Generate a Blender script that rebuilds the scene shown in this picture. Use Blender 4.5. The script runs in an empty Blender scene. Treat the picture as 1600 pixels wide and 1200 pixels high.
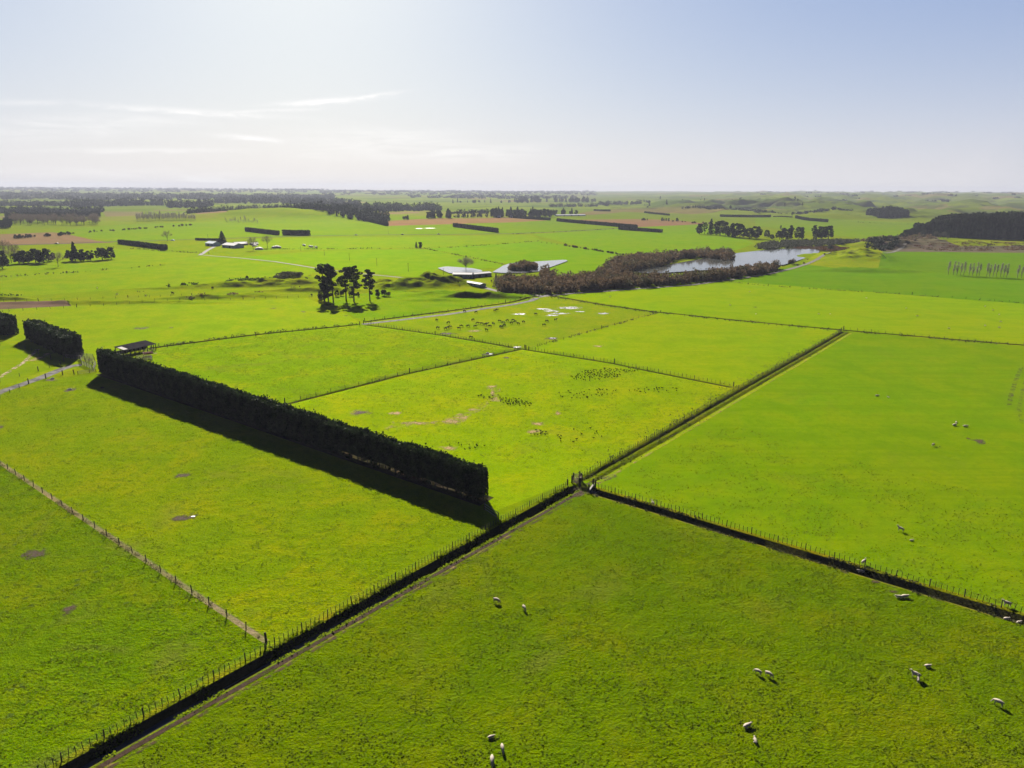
import bpy, bmesh, math, random
import numpy as np
from mathutils import Vector, Matrix
from mathutils.geometry import delaunay_2d_cdt

SC = bpy.context.scene
COL = SC.collection
rng = np.random.default_rng(7)
random.seed(7)

# ------------------------------------------------------------------ camera
F_PX, CAM_H = 1067.0, 60.0
PITCH = math.atan((600 - 297) / F_PX)
ROLL = math.radians(0.30)
cam = bpy.data.cameras.new('camera')
cam.sensor_width = 36.0
cam.lens = 36.0 * F_PX / 1600.0
cam.clip_start = 1.0
cam.clip_end = 60000.0
cam_o = bpy.data.objects.new('camera', cam)
COL.objects.link(cam_o)
cam_o.matrix_world = (Matrix.Translation((0, 0, CAM_H)) @ Matrix.Rotation(math.pi / 2 - PITCH, 4, 'X')
                      @ Matrix.Rotation(ROLL, 4, 'Z'))
SC.camera = cam_o
CAM_INV = cam_o.matrix_world.inverted()

# ------------------------------------------------------------------ light
SUN_AZ, SUN_EL = math.radians(-15.5), math.radians(28)
SUN_STRENGTH, SKY_STRENGTH, EXPOSURE = 5.0, 0.05, 1.75
HAZE_DENSITY = 0.85e-4
SKY_GAMMA, SKY_TINT, SKY_HORIZON = (.62, .56, .30), (.71, .965, 2.30), 5.7
SC.view_settings.view_transform = 'Standard'
SC.view_settings.look = 'None'
SC.view_settings.gamma = 1
SC.view_settings.exposure = EXPOSURE
sun = bpy.data.lights.new('sun', 'SUN')
sun.energy = SUN_STRENGTH
sun.angle = math.radians(0.5)
sun.color = (1.0, 0.93, 0.82)
sun_o = bpy.data.objects.new('sun', sun)
COL.objects.link(sun_o)
sd = Vector((math.sin(SUN_AZ) * math.cos(SUN_EL), math.cos(SUN_AZ) * math.cos(SUN_EL), math.sin(SUN_EL)))
sun_o.rotation_euler = sd.to_track_quat('Z', 'Y').to_euler()
sun_o.location = (0, 0, 300)


class NT:
    """small node-tree writer"""
    def __init__(s, tree):
        s.t = tree; s.n = tree.nodes; s.l = tree.links
    def node(s, typ, **kw):
        n = s.n.new(typ)
        for k, v in kw.items():
            if k.startswith('i_'):
                key = k[2:]
                key = int(key) if key.isdigit() else key.replace('_', ' ')
                s.put(n.inputs[key], v)
            else:
                setattr(n, k, v)
        return n
    def put(s, sock, v):
        if isinstance(v, bpy.types.NodeSocket):
            s.l.new(v, sock)
        elif isinstance(v, bpy.types.Node):
            s.l.new(v.outputs[0], sock)
        else:
            sock.default_value = v
    def math(s, op, a, b=None, c=None, clamp=False):
        n = s.n.new('ShaderNodeMath'); n.operation = op; n.use_clamp = clamp
        s.put(n.inputs[0], a)
        if b is not None: s.put(n.inputs[1], b)
        if c is not None: s.put(n.inputs[2], c)
        return n.outputs[0]
    def mix(s, fac, a, b, blend='MIX'):
        n = s.n.new('ShaderNodeMix'); n.data_type = 'RGBA'; n.blend_type = blend
        s.put(n.inputs[0], fac)
        s.put(n.inputs[6], a if not isinstance(a, tuple) else (*a, 1)[:4])
        s.put(n.inputs[7], b if not isinstance(b, tuple) else (*b, 1)[:4])
        return n.outputs[2]
    def ramp(s, v, a, b, lo=0.0, hi=1.0):
        n = s.n.new('ShaderNodeMapRange'); n.clamp = True
        s.put(n.inputs[0], v); n.inputs[1].default_value = a; n.inputs[2].default_value = b
        n.inputs[3].default_value = lo; n.inputs[4].default_value = hi
        return n.outputs[0]
    def noise(s, vec, scale, detail=2.0, rough=0.5, dist=0.0):
        n = s.n.new('ShaderNodeTexNoise')
        n.inputs['Scale'].default_value = scale; n.inputs['Detail'].default_value = detail
        n.inputs['Roughness'].default_value = rough; n.inputs['Distortion'].default_value = dist
        if vec is not None: s.put(n.inputs['Vector'], vec)
        return n.outputs[0]
    def mapping(s, vec, scale=(1, 1, 1), rot=(0, 0, 0), loc=(0, 0, 0)):
        n = s.n.new('ShaderNodeMapping'); s.put(n.inputs[0], vec)
        n.inputs['Scale'].default_value = scale; n.inputs['Rotation'].default_value = rot
        n.inputs['Location'].default_value = loc
        return n.outputs[0]


# ------------------------------------------------------------------ sky
world = bpy.data.worlds.new('World')
SC.world = world
world.use_nodes = True
T = NT(world.node_tree)
T.n.clear()
out = T.node('ShaderNodeOutputWorld')
bg = T.node('ShaderNodeBackground')
sky = T.node('ShaderNodeTexSky')
sky.sky_type = 'NISHITA'
sky.sun_disc = False
sky.sun_elevation = SUN_EL
sky.sun_rotation = SUN_AZ
sky.altitude = 60
sky.air_density = 1.0
sky.dust_density = 1.6
sky.ozone_density = 1.6
tc = T.node('ShaderNodeTexCoord')
sep = T.node('ShaderNodeSeparateXYZ'); T.put(sep.inputs[0], tc.outputs['Generated'])
dx, dy, dz = sep.outputs[0], sep.outputs[1], sep.outputs[2]
az = T.math('ARCTAN2', dx, dy)
el = T.math('ARCSINE', dz)
comb = T.node('ShaderNodeCombineXYZ'); T.put(comb.inputs[0], az); T.put(comb.inputs[1], T.math('MULTIPLY', el, 9.0))
wn = T.noise(comb.outputs[0], 9.0, 7.0, 0.62, 0.6)
comb2 = T.node('ShaderNodeCombineXYZ'); T.put(comb2.inputs[0], az); T.put(comb2.inputs[1], T.math('MULTIPLY', el, 3.0))
wn2 = T.noise(T.mapping(comb2.outputs[0], rot=(0, 0, -0.25)), 16.0, 8.0, 0.7, 1.0)
def px_dir(px, py):
    x = (px - 800) / F_PX; y = (600 - py) / F_PX
    c, s_ = math.cos(ROLL), math.sin(ROLL)
    x, y = x * c - y * s_, x * s_ + y * c
    cp, sp = math.cos(PITCH), math.sin(PITCH)
    return x, cp + y * sp, -sp + y * cp
cl = None
#  azimuth/elevation centres, half sizes and tilt of the thin cirrus streaks
for (px, py, hx, hy, tilt, k, which) in [
        (505, 158, .055, .0045, .10, 1.0, 1), (575, 151, .035, .003, .17, .9, 1), (310, 176, .10, .005, -.02, .75, 1),
        (410, 174, .06, .003, .08, .7, 1), (110, 200, .14, .012, .12, .5, 0), (393, 216, .038, .0045, -.05, 1.0, 1),
        (585, 222, .10, .016, .03, .65, 0), (700, 238, .13, .014, .0, .55, 0), (230, 235, .10, .004, .03, .5, 1),
        (60, 160, .05, .004, .05, .3, 1), (495, 243, .05, .008, .0, .45, 0), (320, 281, .045, .005, -.1, .8, 0),
        (430, 284, .04, .006, .1, .8, 0), (60, 288, .10, .0035, .0, .9, 0), (640, 290, .35, .004, .0, .45, 0), (150, 270, .2, .006, 0, .3, 0)]:
    d = px_dir(px, py)
    a0 = math.atan2(d[0], d[1]); e0 = math.asin(d[2] / math.sqrt(sum(q * q for q in d)))
    a = T.math('SUBTRACT', az, a0); e = T.math('SUBTRACT', el, e0)
    e = T.math('SUBTRACT', e, T.math('MULTIPLY', a, tilt)); hy *= .75 if which else 1
    if which: e = T.math('ADD', e, T.math('MULTIPLY', T.math('SUBTRACT', wn2, .5), .012))
    r = T.math('ADD', T.math('POWER', T.math('ABSOLUTE', T.math('DIVIDE', a, hx)), 2.0), T.math('POWER', T.math('ABSOLUTE', T.math('DIVIDE', e, hy)), 2.0))
    g = T.math('MULTIPLY', T.math('EXPONENT', T.math('MULTIPLY', r, -1.0)), k)
    g = T.math('MULTIPLY', g, T.ramp(wn if not which else wn2, .36, .62) if not which else T.ramp(wn2, .30, .55))
    cl = g if cl is None else T.math('MAXIMUM', cl, g)
ss = T.node('ShaderNodeSeparateColor'); T.put(ss.inputs[0], sky.outputs[0])
cs = T.node('ShaderNodeCombineColor')
for i in range(3):
    T.put(cs.inputs[i], T.math('MULTIPLY', T.math('POWER', ss.outputs[i], SKY_GAMMA[i]), SKY_TINT[i]))
sky_c = cs.outputs[0]
hazeband = T.math('EXPONENT', T.math('MULTIPLY', T.math('MAXIMUM', el, 0.0), -9.0))
sky_h = T.mix(T.math('MULTIPLY', hazeband, .8), sky_c, (SKY_HORIZON * 1.0, SKY_HORIZON * .965, SKY_HORIZON * .935))
cloudy = T.mix(T.math('MULTIPLY', cl, .95), sky_h, (6.6, 6.5, 6.4))
vd = T.node('ShaderNodeVectorMath', operation='DOT_PRODUCT'); T.put(vd.inputs[0], tc.outputs['Generated']); vd.inputs[1].default_value = sd[:]
fall = T.math('MULTIPLY', T.ramp(vd.outputs['Value'], -.1, .6, .06, 1.0), T.ramp(el, .30, .80, 1.0, .16))
fallc = T.node('ShaderNodeCombineColor')
for i in range(3): T.put(fallc.inputs[i], T.math('POWER', fall, (1.35, 1.0, .55)[i]))
cloudy = T.mix(1.0, cloudy, fallc.outputs[0], 'MULTIPLY')
T.put(bg.inputs[0], cloudy)
bg.inputs[1].default_value = SKY_STRENGTH
T.l.new(bg.outputs[0], out.inputs[0])

SC.cycles.use_denoising = True
SC.cycles.volume_bounces = 0
SC.cycles.max_bounces = 6
SC.cycles.diffuse_bounces = 2
SC.cycles.glossy_bounces = 2
SC.cycles.transmission_bounces = 3
SC.cycles.transparent_max_bounces = 12
SC.cycles.caustics_reflective = False
SC.cycles.caustics_refractive = False

# ------------------------------------------------------------------ picture point -> ground point
def vnoise(x, y, seed=0):
    xi = np.floor(x).astype(np.int64); yi = np.floor(y).astype(np.int64)
    fx = x - xi; fy = y - yi
    fx = fx * fx * (3 - 2 * fx); fy = fy * fy * (3 - 2 * fy)
    def h(a, b):
        n = (a * 374761393 + b * 668265263 + seed * 1442695041) & 0xffffffff
        n = ((n ^ (n >> 13)) * 1274126177) & 0xffffffff
        return ((n ^ (n >> 16)) & 0xffff) / 65535.0
    return (h(xi, yi) * (1 - fx) + h(xi + 1, yi) * fx) * (1 - fy) + (h(xi, yi + 1) * (1 - fx) + h(xi + 1, yi + 1) * fx) * fy
def fbm(x, y, oct=4, seed=0):
    s = 0; a = .5
    for i in range(oct):
        s = s + a * vnoise(x, y, seed + i); x = x * 2.03 + 17; y = y * 2.03 + 5; a *= .5
    return s
def G0(px, py, z=0.0):
    d = px_dir(px, py); t = (z - CAM_H) / d[2]
    return np.array([d[0] * t, d[1] * t])

def seg_uv(x, y, p, q):
    d = q - p; L = math.hypot(*d); d = d / L
    u = (x - p[0]) * d[0] + (y - p[1]) * d[1]
    v = -(x - p[0]) * d[1] + (y - p[1]) * d[0]
    return u, v, L

def ext(p, q, a=0, b=0):
    d = (q - p) / np.hypot(*(q - p)); return p - d * a, q + d * b

FA = ext(G0(84, 1198), G0(895, 755), 25, -2)           # main drain fence
FA2 = ext(G0(905, 748), G0(1314, 518), 0, 0)
FB = ext(G0(930, 762), G0(1600, 960), 0, 30)
PROF_A = [(.7, 0), (0, .08), (-.55, .0), (-.95, -1.0), (-1.9, -1.1), (-2.5, -.45), (-3.2, .0), (-4.6, -.06), (-5.4, 0)]
PROF_B = [(.7, 0), (0, .03), (-.55, -.02), (-1.1, -1.25), (-1.95, -1.35), (-2.8, -.15), (-3.5, 0)]
PROF_A2 = [(.5, 0), (-.3, .05), (-1.0, -.42), (-1.4, -.36), (-2.0, .08), (-2.8, .05), (-3.3, -.24), (-3.8, -.22), (-4.6, 0)]
PROF_D = [(1.3, 0), (.6, -.1), (.2, -.8), (-.3, -.8), (-.7, -.1), (-1.3, 0)]
PROF_S = [(1.0, 0), (.3, -.35), (-.3, -.35), (-1.0, 0)]
def chain(pxs, prof):
    g = [G0(*p) for p in pxs]
    return [(g[i], g[i + 1], prof) for i in range(len(g) - 1)]
DITCH = [(FA[0], FA[1], PROF_A), (FA2[0], FA2[1], PROF_A2), (FB[0], FB[1], PROF_B)]
DITCH += chain([(235, 544), (400, 523), (560, 507)], PROF_D)
DITCH += chain([(570, 503), (700, 486), (790, 474), (845, 462)], PROF_D)
DITCH += chain([(862, 462), (940, 476), (1020, 487), (1100, 495), (1200, 505), (1318, 516), (1420, 524), (1620, 541), (1720, 549)], PROF_D)
DITCH += chain([(448, 631), (640, 583), (815, 545)], PROF_S)
DITCH += chain([(572, 508), (680, 522), (822, 546), (960, 568), (1142, 605)], PROF_S)

# mounds: picture point of the middle of the foot, width along x, depth along y, height, turn
MOUND = []
def mound(px, py, sx, sy, h, rot=0., sharp=2.0):
    MOUND.append((*G0(px, py), sx, sy, h * (.66 if sx < 100 else 1), math.radians(rot), sharp))
mound(655, 447, 26, 12, 6.5, 12, 2.4)
mound(682, 443, 22, 11, 7.0, -8, 2.2)
mound(620, 451, 15, 9, 4.5, 25, 2.2)
mound(575, 446, 20, 6, 3.5, 12, 2.2)
mound(708, 457, 12, 5, 2.2, 12, 2.2)
mound(735, 464, 20, 4, 2.4, 0, 2.6)
mound(680, 460, 18, 6, 2.2, 8, 2.4)
mound(765, 465, 22, 5, 2.8, -5, 2.6)
mound(680, 469, 16, 4, 1.6, 0, 2.6)
mound(792, 462, 14, 5, 2.0, 0, 2.2)
mound(520, 455, 20, 8, 2.6, 0, 2.2)
# low terraces on the left
mound(400, 446, 40, 7, 3.8, 4, 2.8)
mound(455, 443, 30, 8, 3.8, 4, 2.8)
mound(330, 449, 32, 4, 2.2, 6, 2.8)
mound(275, 451, 25, 3, 1.2, 4, 2.8)
mound(315, 466, 20, 4, 2.0, 3, 2.6)
mound(370, 464, 24, 4, 2.2, 6, 2.6)
mound(410, 461, 16, 4, 2.0, 8, 2.6)
mound(475, 455, 24, 5, 2.4, -3, 2.6)
mound(170, 473, 60, 5, 1.8, 3, 2.6)
mound(10, 468, 14, 4, 2.6, 0, 2.6)
mound(455, 434, 24, 8, 2.2, 0, 2.2)
# bank by the lake
mound(1330, 404, 34, 45, 7.0, -20, 2.2)
mound(1350, 423, 38, 13, 3.0, -4, 4.0)
mound(1352, 400, 16, 40, 5.0, -30, 2.2)
mound(1395, 385, 60, 22, 9, 5, 2.4)
mound(1440, 380, 60, 26, 6, 0, 2.4)
mound(1540, 383, 90, 22, 3.5, 0, 2.6)
# long low hill on the left, knoll, forest rise
mound(420, 338, 170, 170, 17, 0, 2.2)
mound(520, 341, 150, 110, 9, 0, 2.2)
mound(1396, 338, 52, 90, 21, 0, 2.0)
mound(1280, 342, 110, 60, 9, 0, 2.0)
mound(1330, 341, 90, 50, 8, 0, 2.0)
mound(1050, 322, 200, 150, 12, 0, 2.0)
mound(1150, 326, 260, 100, 8, 0, 2.0)

LAKE_C = G0(1210, 403)
def height(x, y):
    x = np.asarray(x, float); y = np.asarray(y, float)
    r = np.hypot(x, y)
    z = 0.35 * (fbm(x / 28, y / 28, 3, 3) - .45) * np.clip((r - 60) / 200, .25, 1) * 1.2
    z = z + 0.5 * np.clip((r - 1000) / 1500, 0, 1) * (fbm(x / 160, y / 160, 3, 11) - .45) * 8
    for (cx, cy, sx, sy, h, rot, sh) in MOUND:
        R_ = 2.2 * max(sx, sy)
        if x.size < 400 and ((x.max() < cx - R_) or (x.min() > cx + R_) or (y.max() < cy - R_) or (y.min() > cy + R_)): continue
        c, s = math.cos(rot), math.sin(rot)
        X = (x - cx) * c + (y - cy) * s; Y = -(x - cx) * s + (y - cy) * c
        q = np.sqrt((X / sx) ** 2 + (Y / sy) ** 2)
        m = np.exp(-np.power(q, sh))
        wob = 1 + (1.3 * (fbm(x / 7, y / 6, 4, 21) - .47) if sx < 100 else .5 * (fbm(x / 60, y / 60, 3, 22) - .47))
        z = z + h * m * wob
    # broken hill country to the right, 2.2 km and beyond
    if r.max() < 1740: return drains(x, y, r, z)
    b = np.arctan2(x, y)
    w = np.clip((r - 1750) / 700, 0, 1) * np.clip((b - .12) / .25, 0, 1)
    n = fbm(x / 420, y / 520, 4, 31)
    rid = 1 - np.abs(2 * fbm(x / 170 + 3, y / 230, 4, 41) - .95)
    rid2 = 1 - np.abs(2 * fbm(x / 420 + 9, y / 560, 3, 43) - .95)
    z = z + w * (52 * (rid2 - .86) + 60 * (rid - .86) + 40 * (1 - np.abs(2 * fbm(x / 75, y / 95, 3, 47) - .95) - .86) + 18 + 16 * np.clip((r - 2500) / 3000, 0, 1))
    # far country: gentle rise towards the skyline
    w2 = np.clip((r - 3500) / 7500, 0, 1)
    z = z + w2 * (44 + 30 * (fbm(x / 900, y / 1400, 4, 51) - .5)) * (1 - .5 * w)
    return drains(x, y, r, z)
def drains(x, y, r, z):
    near = r < 900
    if near.any():
        xs, ys = x[near] if x.ndim else x, y[near] if y.ndim else y
        dz = np.zeros_like(xs)
        for p, q, prof in DITCH:
            if xs.size < 400 and ((xs.max() < min(p[0], q[0]) - 7) or (xs.min() > max(p[0], q[0]) + 7) or (ys.max() < min(p[1], q[1]) - 7) or (ys.min() > max(p[1], q[1]) + 7)): continue
            u, v, L = seg_uv(xs, ys, p, q)
            o = [a for a, _ in prof][::-1]; h = [b_ for _, b_ in prof][::-1]
            f = np.interp(v, o, h, 0, 0) * np.clip((u + .4) / .5, 0, 1) * np.clip((L + .4 - u) / .5, 0, 1)
            dz = np.where(np.abs(f) > np.abs(dz), f, dz)
        if x.ndim: z[near] += dz
        else: z = z + dz
    return z
GZ = {}
def gz(x, y):
    k = (round(float(x), 2), round(float(y), 2))
    if k not in GZ: GZ[k] = float(height(np.array([x]), np.array([y]))[0])
    return GZ[k]
def G(px, py):
    z = 0.
    for _ in range(4):
        p = G0(px, py, z); z = gz(*p)
    return np.array([p[0], p[1], z])
def GP(pxs):
    return [G0(*p) for p in pxs]

# ------------------------------------------------------------------ mesh helpers
def link(name, me, mat=None, parent=None):
    o = bpy.data.objects.new(name, me)
    COL.objects.link(o)
    if mat is not None and me is not None and len(me.materials) == 0:
        for m in (mat if isinstance(mat, (list, tuple)) else [mat]): me.materials.append(m)
    if parent is not None: o.parent = parent
    return o
def tag(o, label=None, cat=None, group=None, kind=None):
    if label: o['label'] = label
    if cat: o['category'] = cat
    if group: o['group'] = group
    if kind: o['kind'] = kind
    return o
def empty(name, loc, rz=0., s=1.):
    o = bpy.data.objects.new(name, None); COL.objects.link(o)
    o.location = loc; o.rotation_euler = (0, 0, rz); o.scale = (s, s, s)
    o.empty_display_size = .3
    return o
def np_mesh(name, V, quads=None, tris=None, smooth=False, mi=None):
    V = np.asarray(V, np.float32)
    me = bpy.data.meshes.new(name)
    nq = 0 if quads is None else len(quads); nt = 0 if tris is None else len(tris)
    me.vertices.add(len(V)); me.vertices.foreach_set('co', V.ravel())
    me.loops.add(nq * 4 + nt * 3); me.polygons.add(nq + nt)
    li = []
    if nq: li.append(np.asarray(quads, np.int32).ravel())
    if nt: li.append(np.asarray(tris, np.int32).ravel())
    me.loops.foreach_set('vertex_index', np.concatenate(li))
    st = np.concatenate([np.arange(nq) * 4, nq * 4 + np.arange(nt) * 3]).astype(np.int32)
    me.polygons.foreach_set('loop_start', st)
    me.polygons.foreach_set('use_smooth', np.full(nq + nt, smooth))
    if mi is not None: me.polygons.foreach_set('material_index', np.asarray(mi, np.int32))
    me.update(calc_edges=True)
    return me

class MB:
    """collects quads"""
    def __init__(s): s.v = []; s.f = []; s.n = 0
    def add(s, V, Q):
        V = np.asarray(V, float).reshape(-1, 3); Q = np.asarray(Q, int).reshape(-1, 4)
        s.v.append(V); s.f.append(Q + s.n); s.n += len(V)
    def box(s, c, size, rz=0., rx=0.):
        x, y, z = [q / 2 for q in size]
        V = np.array([[-x, -y, -z], [x, -y, -z], [x, y, -z], [-x, y, -z], [-x, -y, z], [x, -y, z], [x, y, z], [-x, y, z]])
        if rx:
            cc, ss = math.cos(rx), math.sin(rx); V = V @ np.array([[1, 0, 0], [0, cc, ss], [0, -ss, cc]])
        cc, ss = math.cos(rz), math.sin(rz); V = V @ np.array([[cc, ss, 0], [-ss, cc, 0], [0, 0, 1]])
        s.add(V + np.array(c), [[0, 3, 2, 1], [4, 5, 6, 7], [0, 1, 5, 4], [1, 2, 6, 5], [2, 3, 7, 6], [3, 0, 4, 7]])
    def bar(s, p, q, w, h=None):
        p = np.array(p, float); q = np.array(q, float); h = h or w
        d = q - p; L = np.linalg.norm(d); d /= L
        a = np.cross(d, [0, 0, 1.]);
        if np.linalg.norm(a) < 1e-3: a = np.array([1., 0, 0])
        a /= np.linalg.norm(a); b = np.cross(a, d)
        V = [p + sa * a * w / 2 + sb * b * h / 2 for sa, sb in ((-1, -1), (1, -1), (1, 1), (-1, 1))]
        V += [v + d * L for v in V[:4]]
        s.add(V, [[0, 3, 2, 1], [4, 5, 6, 7], [0, 1, 5, 4], [1, 2, 6, 5], [2, 3, 7, 6], [3, 0, 4, 7]])
    def tube(s, pts, rad, n=6):
        pts = np.array(pts, float); k = len(pts)
        V = []
        for i in range(k):
            d = pts[min(i + 1, k - 1)] - pts[max(i - 1, 0)]; d /= np.linalg.norm(d) + 1e-9
            a = np.cross(d, [.13, 1., .07]); a /= np.linalg.norm(a) + 1e-9; b = np.cross(d, a)
            for j in range(n):
                t = 2 * math.pi * j / n
                V.append(pts[i] + rad[i] * (math.cos(t) * a + math.sin(t) * b))
        Q = [[i * n + j, i * n + (j + 1) % n, (i + 1) * n + (j + 1) % n, (i + 1) * n + j] for i in range(k - 1) for j in range(n)]
        s.add(V, Q)
        base = s.n - n
        if n == 6:
            s.f.append(np.array([[base, base + 1, base + 2, base + 3], [base, base + 3, base + 4, base + 5]]))
    def leaves(s, C, size, up=0., aspect=1., rs=None):
        rs = rs or rng
        C = np.asarray(C, float); n = len(C)
        size = np.broadcast_to(np.asarray(size, float), (n,)) * rs.uniform(.6, 1.3, n)
        a = rs.normal(size=(n, 3)); a[:, 2] *= (1 + up * 3); a /= np.linalg.norm(a, axis=1)[:, None]
        b = rs.normal(size=(n, 3)); b -= (b * a).sum(1)[:, None] * a; b /= np.linalg.norm(b, axis=1)[:, None]
        a = a * size[:, None] * .5 * aspect; b = b * size[:, None] * .5
        V = np.stack([C - a * .6 - b, C + a * .8 - b * .5, C + a + b * .7, C - a * .9 + b], 1).reshape(-1, 3)
        s.add(V, np.arange(4 * n).reshape(-1, 4))
    def mesh(s, name, smooth=False):
        return np_mesh(name, np.concatenate(s.v), np.concatenate(s.f), smooth=smooth)
    def build(s, name, mat, parent=None, smooth=False):
        return link(name, s.mesh(name, smooth), mat, parent)

# ------------------------------------------------------------------ materials
def new_mat(name):
    m = bpy.data.materials.new(name); m.use_nodes = True
    t = NT(m.node_tree); t.n.clear()
    o = t.node('ShaderNodeOutputMaterial')
    return m, t, o
def principled(t, col, rough=.8, spec=.3, metal=0., normal=None):
    p = t.node('ShaderNodeBsdfPrincipled')
    t.put(p.inputs['Base Color'], (*col, 1)[:4] if isinstance(col, tuple) else col)
    t.put(p.inputs['Roughness'], rough); p.inputs['Specular IOR Level'].default_value = spec
    p.inputs['Metallic'].default_value = metal
    if normal is not None: t.put(p.inputs['Normal'], normal)
    return p
def simple(name, col, rough=.8, var=.25, scale=3., spec=.3, metal=0., col2=None, bump=0.):
    m, t, o = new_mat(name)
    tc = t.node('ShaderNodeTexCoord')
    n = t.noise(tc.outputs['Object'], scale, 5, .6)
    c2 = col2 or tuple(c * (1 - var * 1.6) for c in col)
    c = t.mix(t.ramp(n, .35, .65), c2, col)
    nor = None
    if bump:
        b = t.node('ShaderNodeBump'); b.inputs['Distance'].default_value = bump; t.put(b.inputs['Height'], n); nor = b.outputs[0]
    p = principled(t, c, rough, spec, metal, nor)
    t.l.new(p.outputs[0], o.inputs[0])
    return m
def foliage(name, c1, c2, scale=.6, trans=.25, c3=None):
    m, t, o = new_mat(name)
    g = t.node('ShaderNodeNewGeometry')
    n = t.noise(g.outputs['Position'], scale, 3, .6)
    c = t.mix(t.ramp(n, .36, .64), c1, c2)
    if c3:
        n2 = t.noise(g.outputs['Position'], scale * .3, 2, .5)
        c = t.mix(t.ramp(n2, .5, .68), c, c3)
    # every leaf clump its own slight tint
    c = t.mix(t.math('MULTIPLY', g.outputs['Random Per Island'], .45), c, tuple(q * .45 for q in c1))
    p = principled(t, c, .8, .08)
    tr = t.node('ShaderNodeBsdfTranslucent'); t.put(tr.inputs[0], c)
    mx = t.node('ShaderNodeMixShader'); mx.inputs[0].default_value = trans
    t.l.new(p.outputs[0], mx.inputs[1]); t.l.new(tr.outputs[0], mx.inputs[2])
    t.l.new(mx.outputs[0], o.inputs[0])
    return m

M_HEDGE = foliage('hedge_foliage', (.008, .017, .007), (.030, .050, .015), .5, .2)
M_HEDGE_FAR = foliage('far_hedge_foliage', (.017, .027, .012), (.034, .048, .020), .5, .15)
M_PINE = foliage('pine_foliage', (.010, .018, .010), (.030, .042, .018), .7, .12)
M_DARKTREE = foliage('evergreen_foliage', (.012, .020, .010), (.030, .044, .018), .25, .12)
M_BARE = foliage('bare_twigs', (.13, .105, .075), (.19, .155, .115), .3, .2)
M_POPLAR = foliage('poplar_twigs', (.22, .21, .17), (.30, .28, .23), .3, .3)
M_WILLOW = foliage('willow_twigs', (.085, .060, .034), (.18, .122, .068), .22, .25, (.06, .068, .03))
M_REED = foliage('reeds', (.10, .045, .022), (.15, .085, .04), .15, .2, (.05, .06, .03))
M_GREYBUSH = foliage('grey_bush', (.045, .052, .030), (.075, .08, .05), .2, .2)
M_RANK = foliage('rank_grass', (.035, .045, .014), (.085, .09, .035), 1.2, .25, (.11, .105, .06))
M_TUFT = foliage('pasture_tufts', (.085, .13, .003), (.14, .18, .004), .9, .55)
M_BARK = simple('bark', (.075, .06, .045), .9, .3, 4., .1)
M_PALEBARK = simple('pale_bark', (.16, .145, .12), .9, .3, 4., .1)
M_POST = simple('weathered_timber', (.045, .037, .03), .85, .35, 6., .15)
M_BATTEN = simple('grey_batten', (.035, .03, .024), .85, .35, 8., .15)
M_WIRE = simple('galvanised_wire', (.10, .10, .09), .9, .1, 3., .1)
M_GATE = simple('rust_brown_rail', (.16, .085, .06), .7, .3, 5.)
M_GREYRAIL = simple('grey_rail', (.22, .20, .17), .8, .3, 5.)

# ------------------------------------------------------------------ the ground sheet
def strip(pxs, w0, w1=None, world=False):
    """polygon along a line between offsets w0..w1 (metres, left positive)"""
    g = [np.array(p[:2]) for p in pxs] if world else GP(pxs)
    w1 = -w0 if w1 is None else w1
    L, R = [], []
    for i, p in enumerate(g):
        d = g[min(i + 1, len(g) - 1)] - g[max(i - 1, 0)]; d = d / np.hypot(*d); n = np.array([-d[1], d[0]])
        L.append(p + n * w1); R.append(p + n * w0)
    return L + R[::-1]

GR = {  # field colours (albedo) and tuft roughness
    'base': (.120, .155, .020, .5),
    'far': (.125, .150, .028, .4),
}
FIELDS = []
def field(pxs, col, world=False):
    FIELDS.append((pxs if world else GP(pxs), col))
def fw(pts, col): FIELDS.append((pts, col))
# far country patches (greens, stubble, bare earth)
field([(160, 352), (420, 344), (700, 341), (870, 341), (990, 352), (960, 358), (800, 366), (600, 367), (400, 371), (180, 377), (80, 362)], (.115, .170, .022, .3))
field([(0, 366), (78, 363), (97, 364), (150, 376), (180, 379), (0, 384)], (.25, .155, .085, .1))
field([(603, 353), (601, 346), (690, 341.5), (800, 340), (856, 344.5), (800, 347.3), (760, 348.3), (690, 350.5)], (.30, .145, .088, .1))
field([(902, 343.5), (1000, 342), (1060, 344), (1102, 349), (1062, 355), (1000, 356), (955, 350)], (.30, .145, .088, .1))
field([(900, 337), (905, 333), (930, 329), (1000, 326.5), (1150, 327.5), (1240, 331), (1145, 332.5), (1050, 334), (975, 332)], (.29, .145, .092, .1))
field([(302, 335), (340, 333), (356, 335.5), (355, 340), (310, 340)], (.30, .19, .13, .1))
field([(160, 330), (224, 331), (222, 337), (165, 339)], (.26, .16, .11, .1))
field([(0, 337), (18, 337), (15, 342), (0, 341.5)], (.26, .17, .11, .1))
field([(240, 328), (300, 327.5), (300, 329.5), (240, 330)], (.28, .17, .12, .1))
field([(845, 326), (985, 325), (990, 327), (860, 328)], (.29, .16, .11, .1))
field([(560, 333), (655, 331), (655, 333), (600, 335)], (.27, .18, .11, .1))
field([(48, 326), (96, 325), (96, 329), (50, 330.5)], (.19, .23, .04, .1))
field([(0, 312), (23, 312.5), (20, 318), (0, 318)], (.19, .22, .06, .1))
field([(740, 315), (1000, 316), (1240, 322), (1300, 327), (1140, 326), (1000, 325), (905, 329), (900, 336), (760, 331), (700, 325)], (.125, .175, .035, .2))
field([(1180, 340), (1450, 348), (1450, 372), (1360, 374), (1180, 352)], (.115, .175, .02, .2))
field([(370, 402), (500, 392), (700, 388), (665, 389), (785, 412), (790, 418), (683, 421), (655, 434), (500, 416)], (.116, .182, .012, .25))
field([(665, 388), (850, 377), (975, 398), (950, 410), (930, 424), (875, 433), (842, 424), (885, 406), (790, 412)], (.110, .185, .014, .2))
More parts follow.
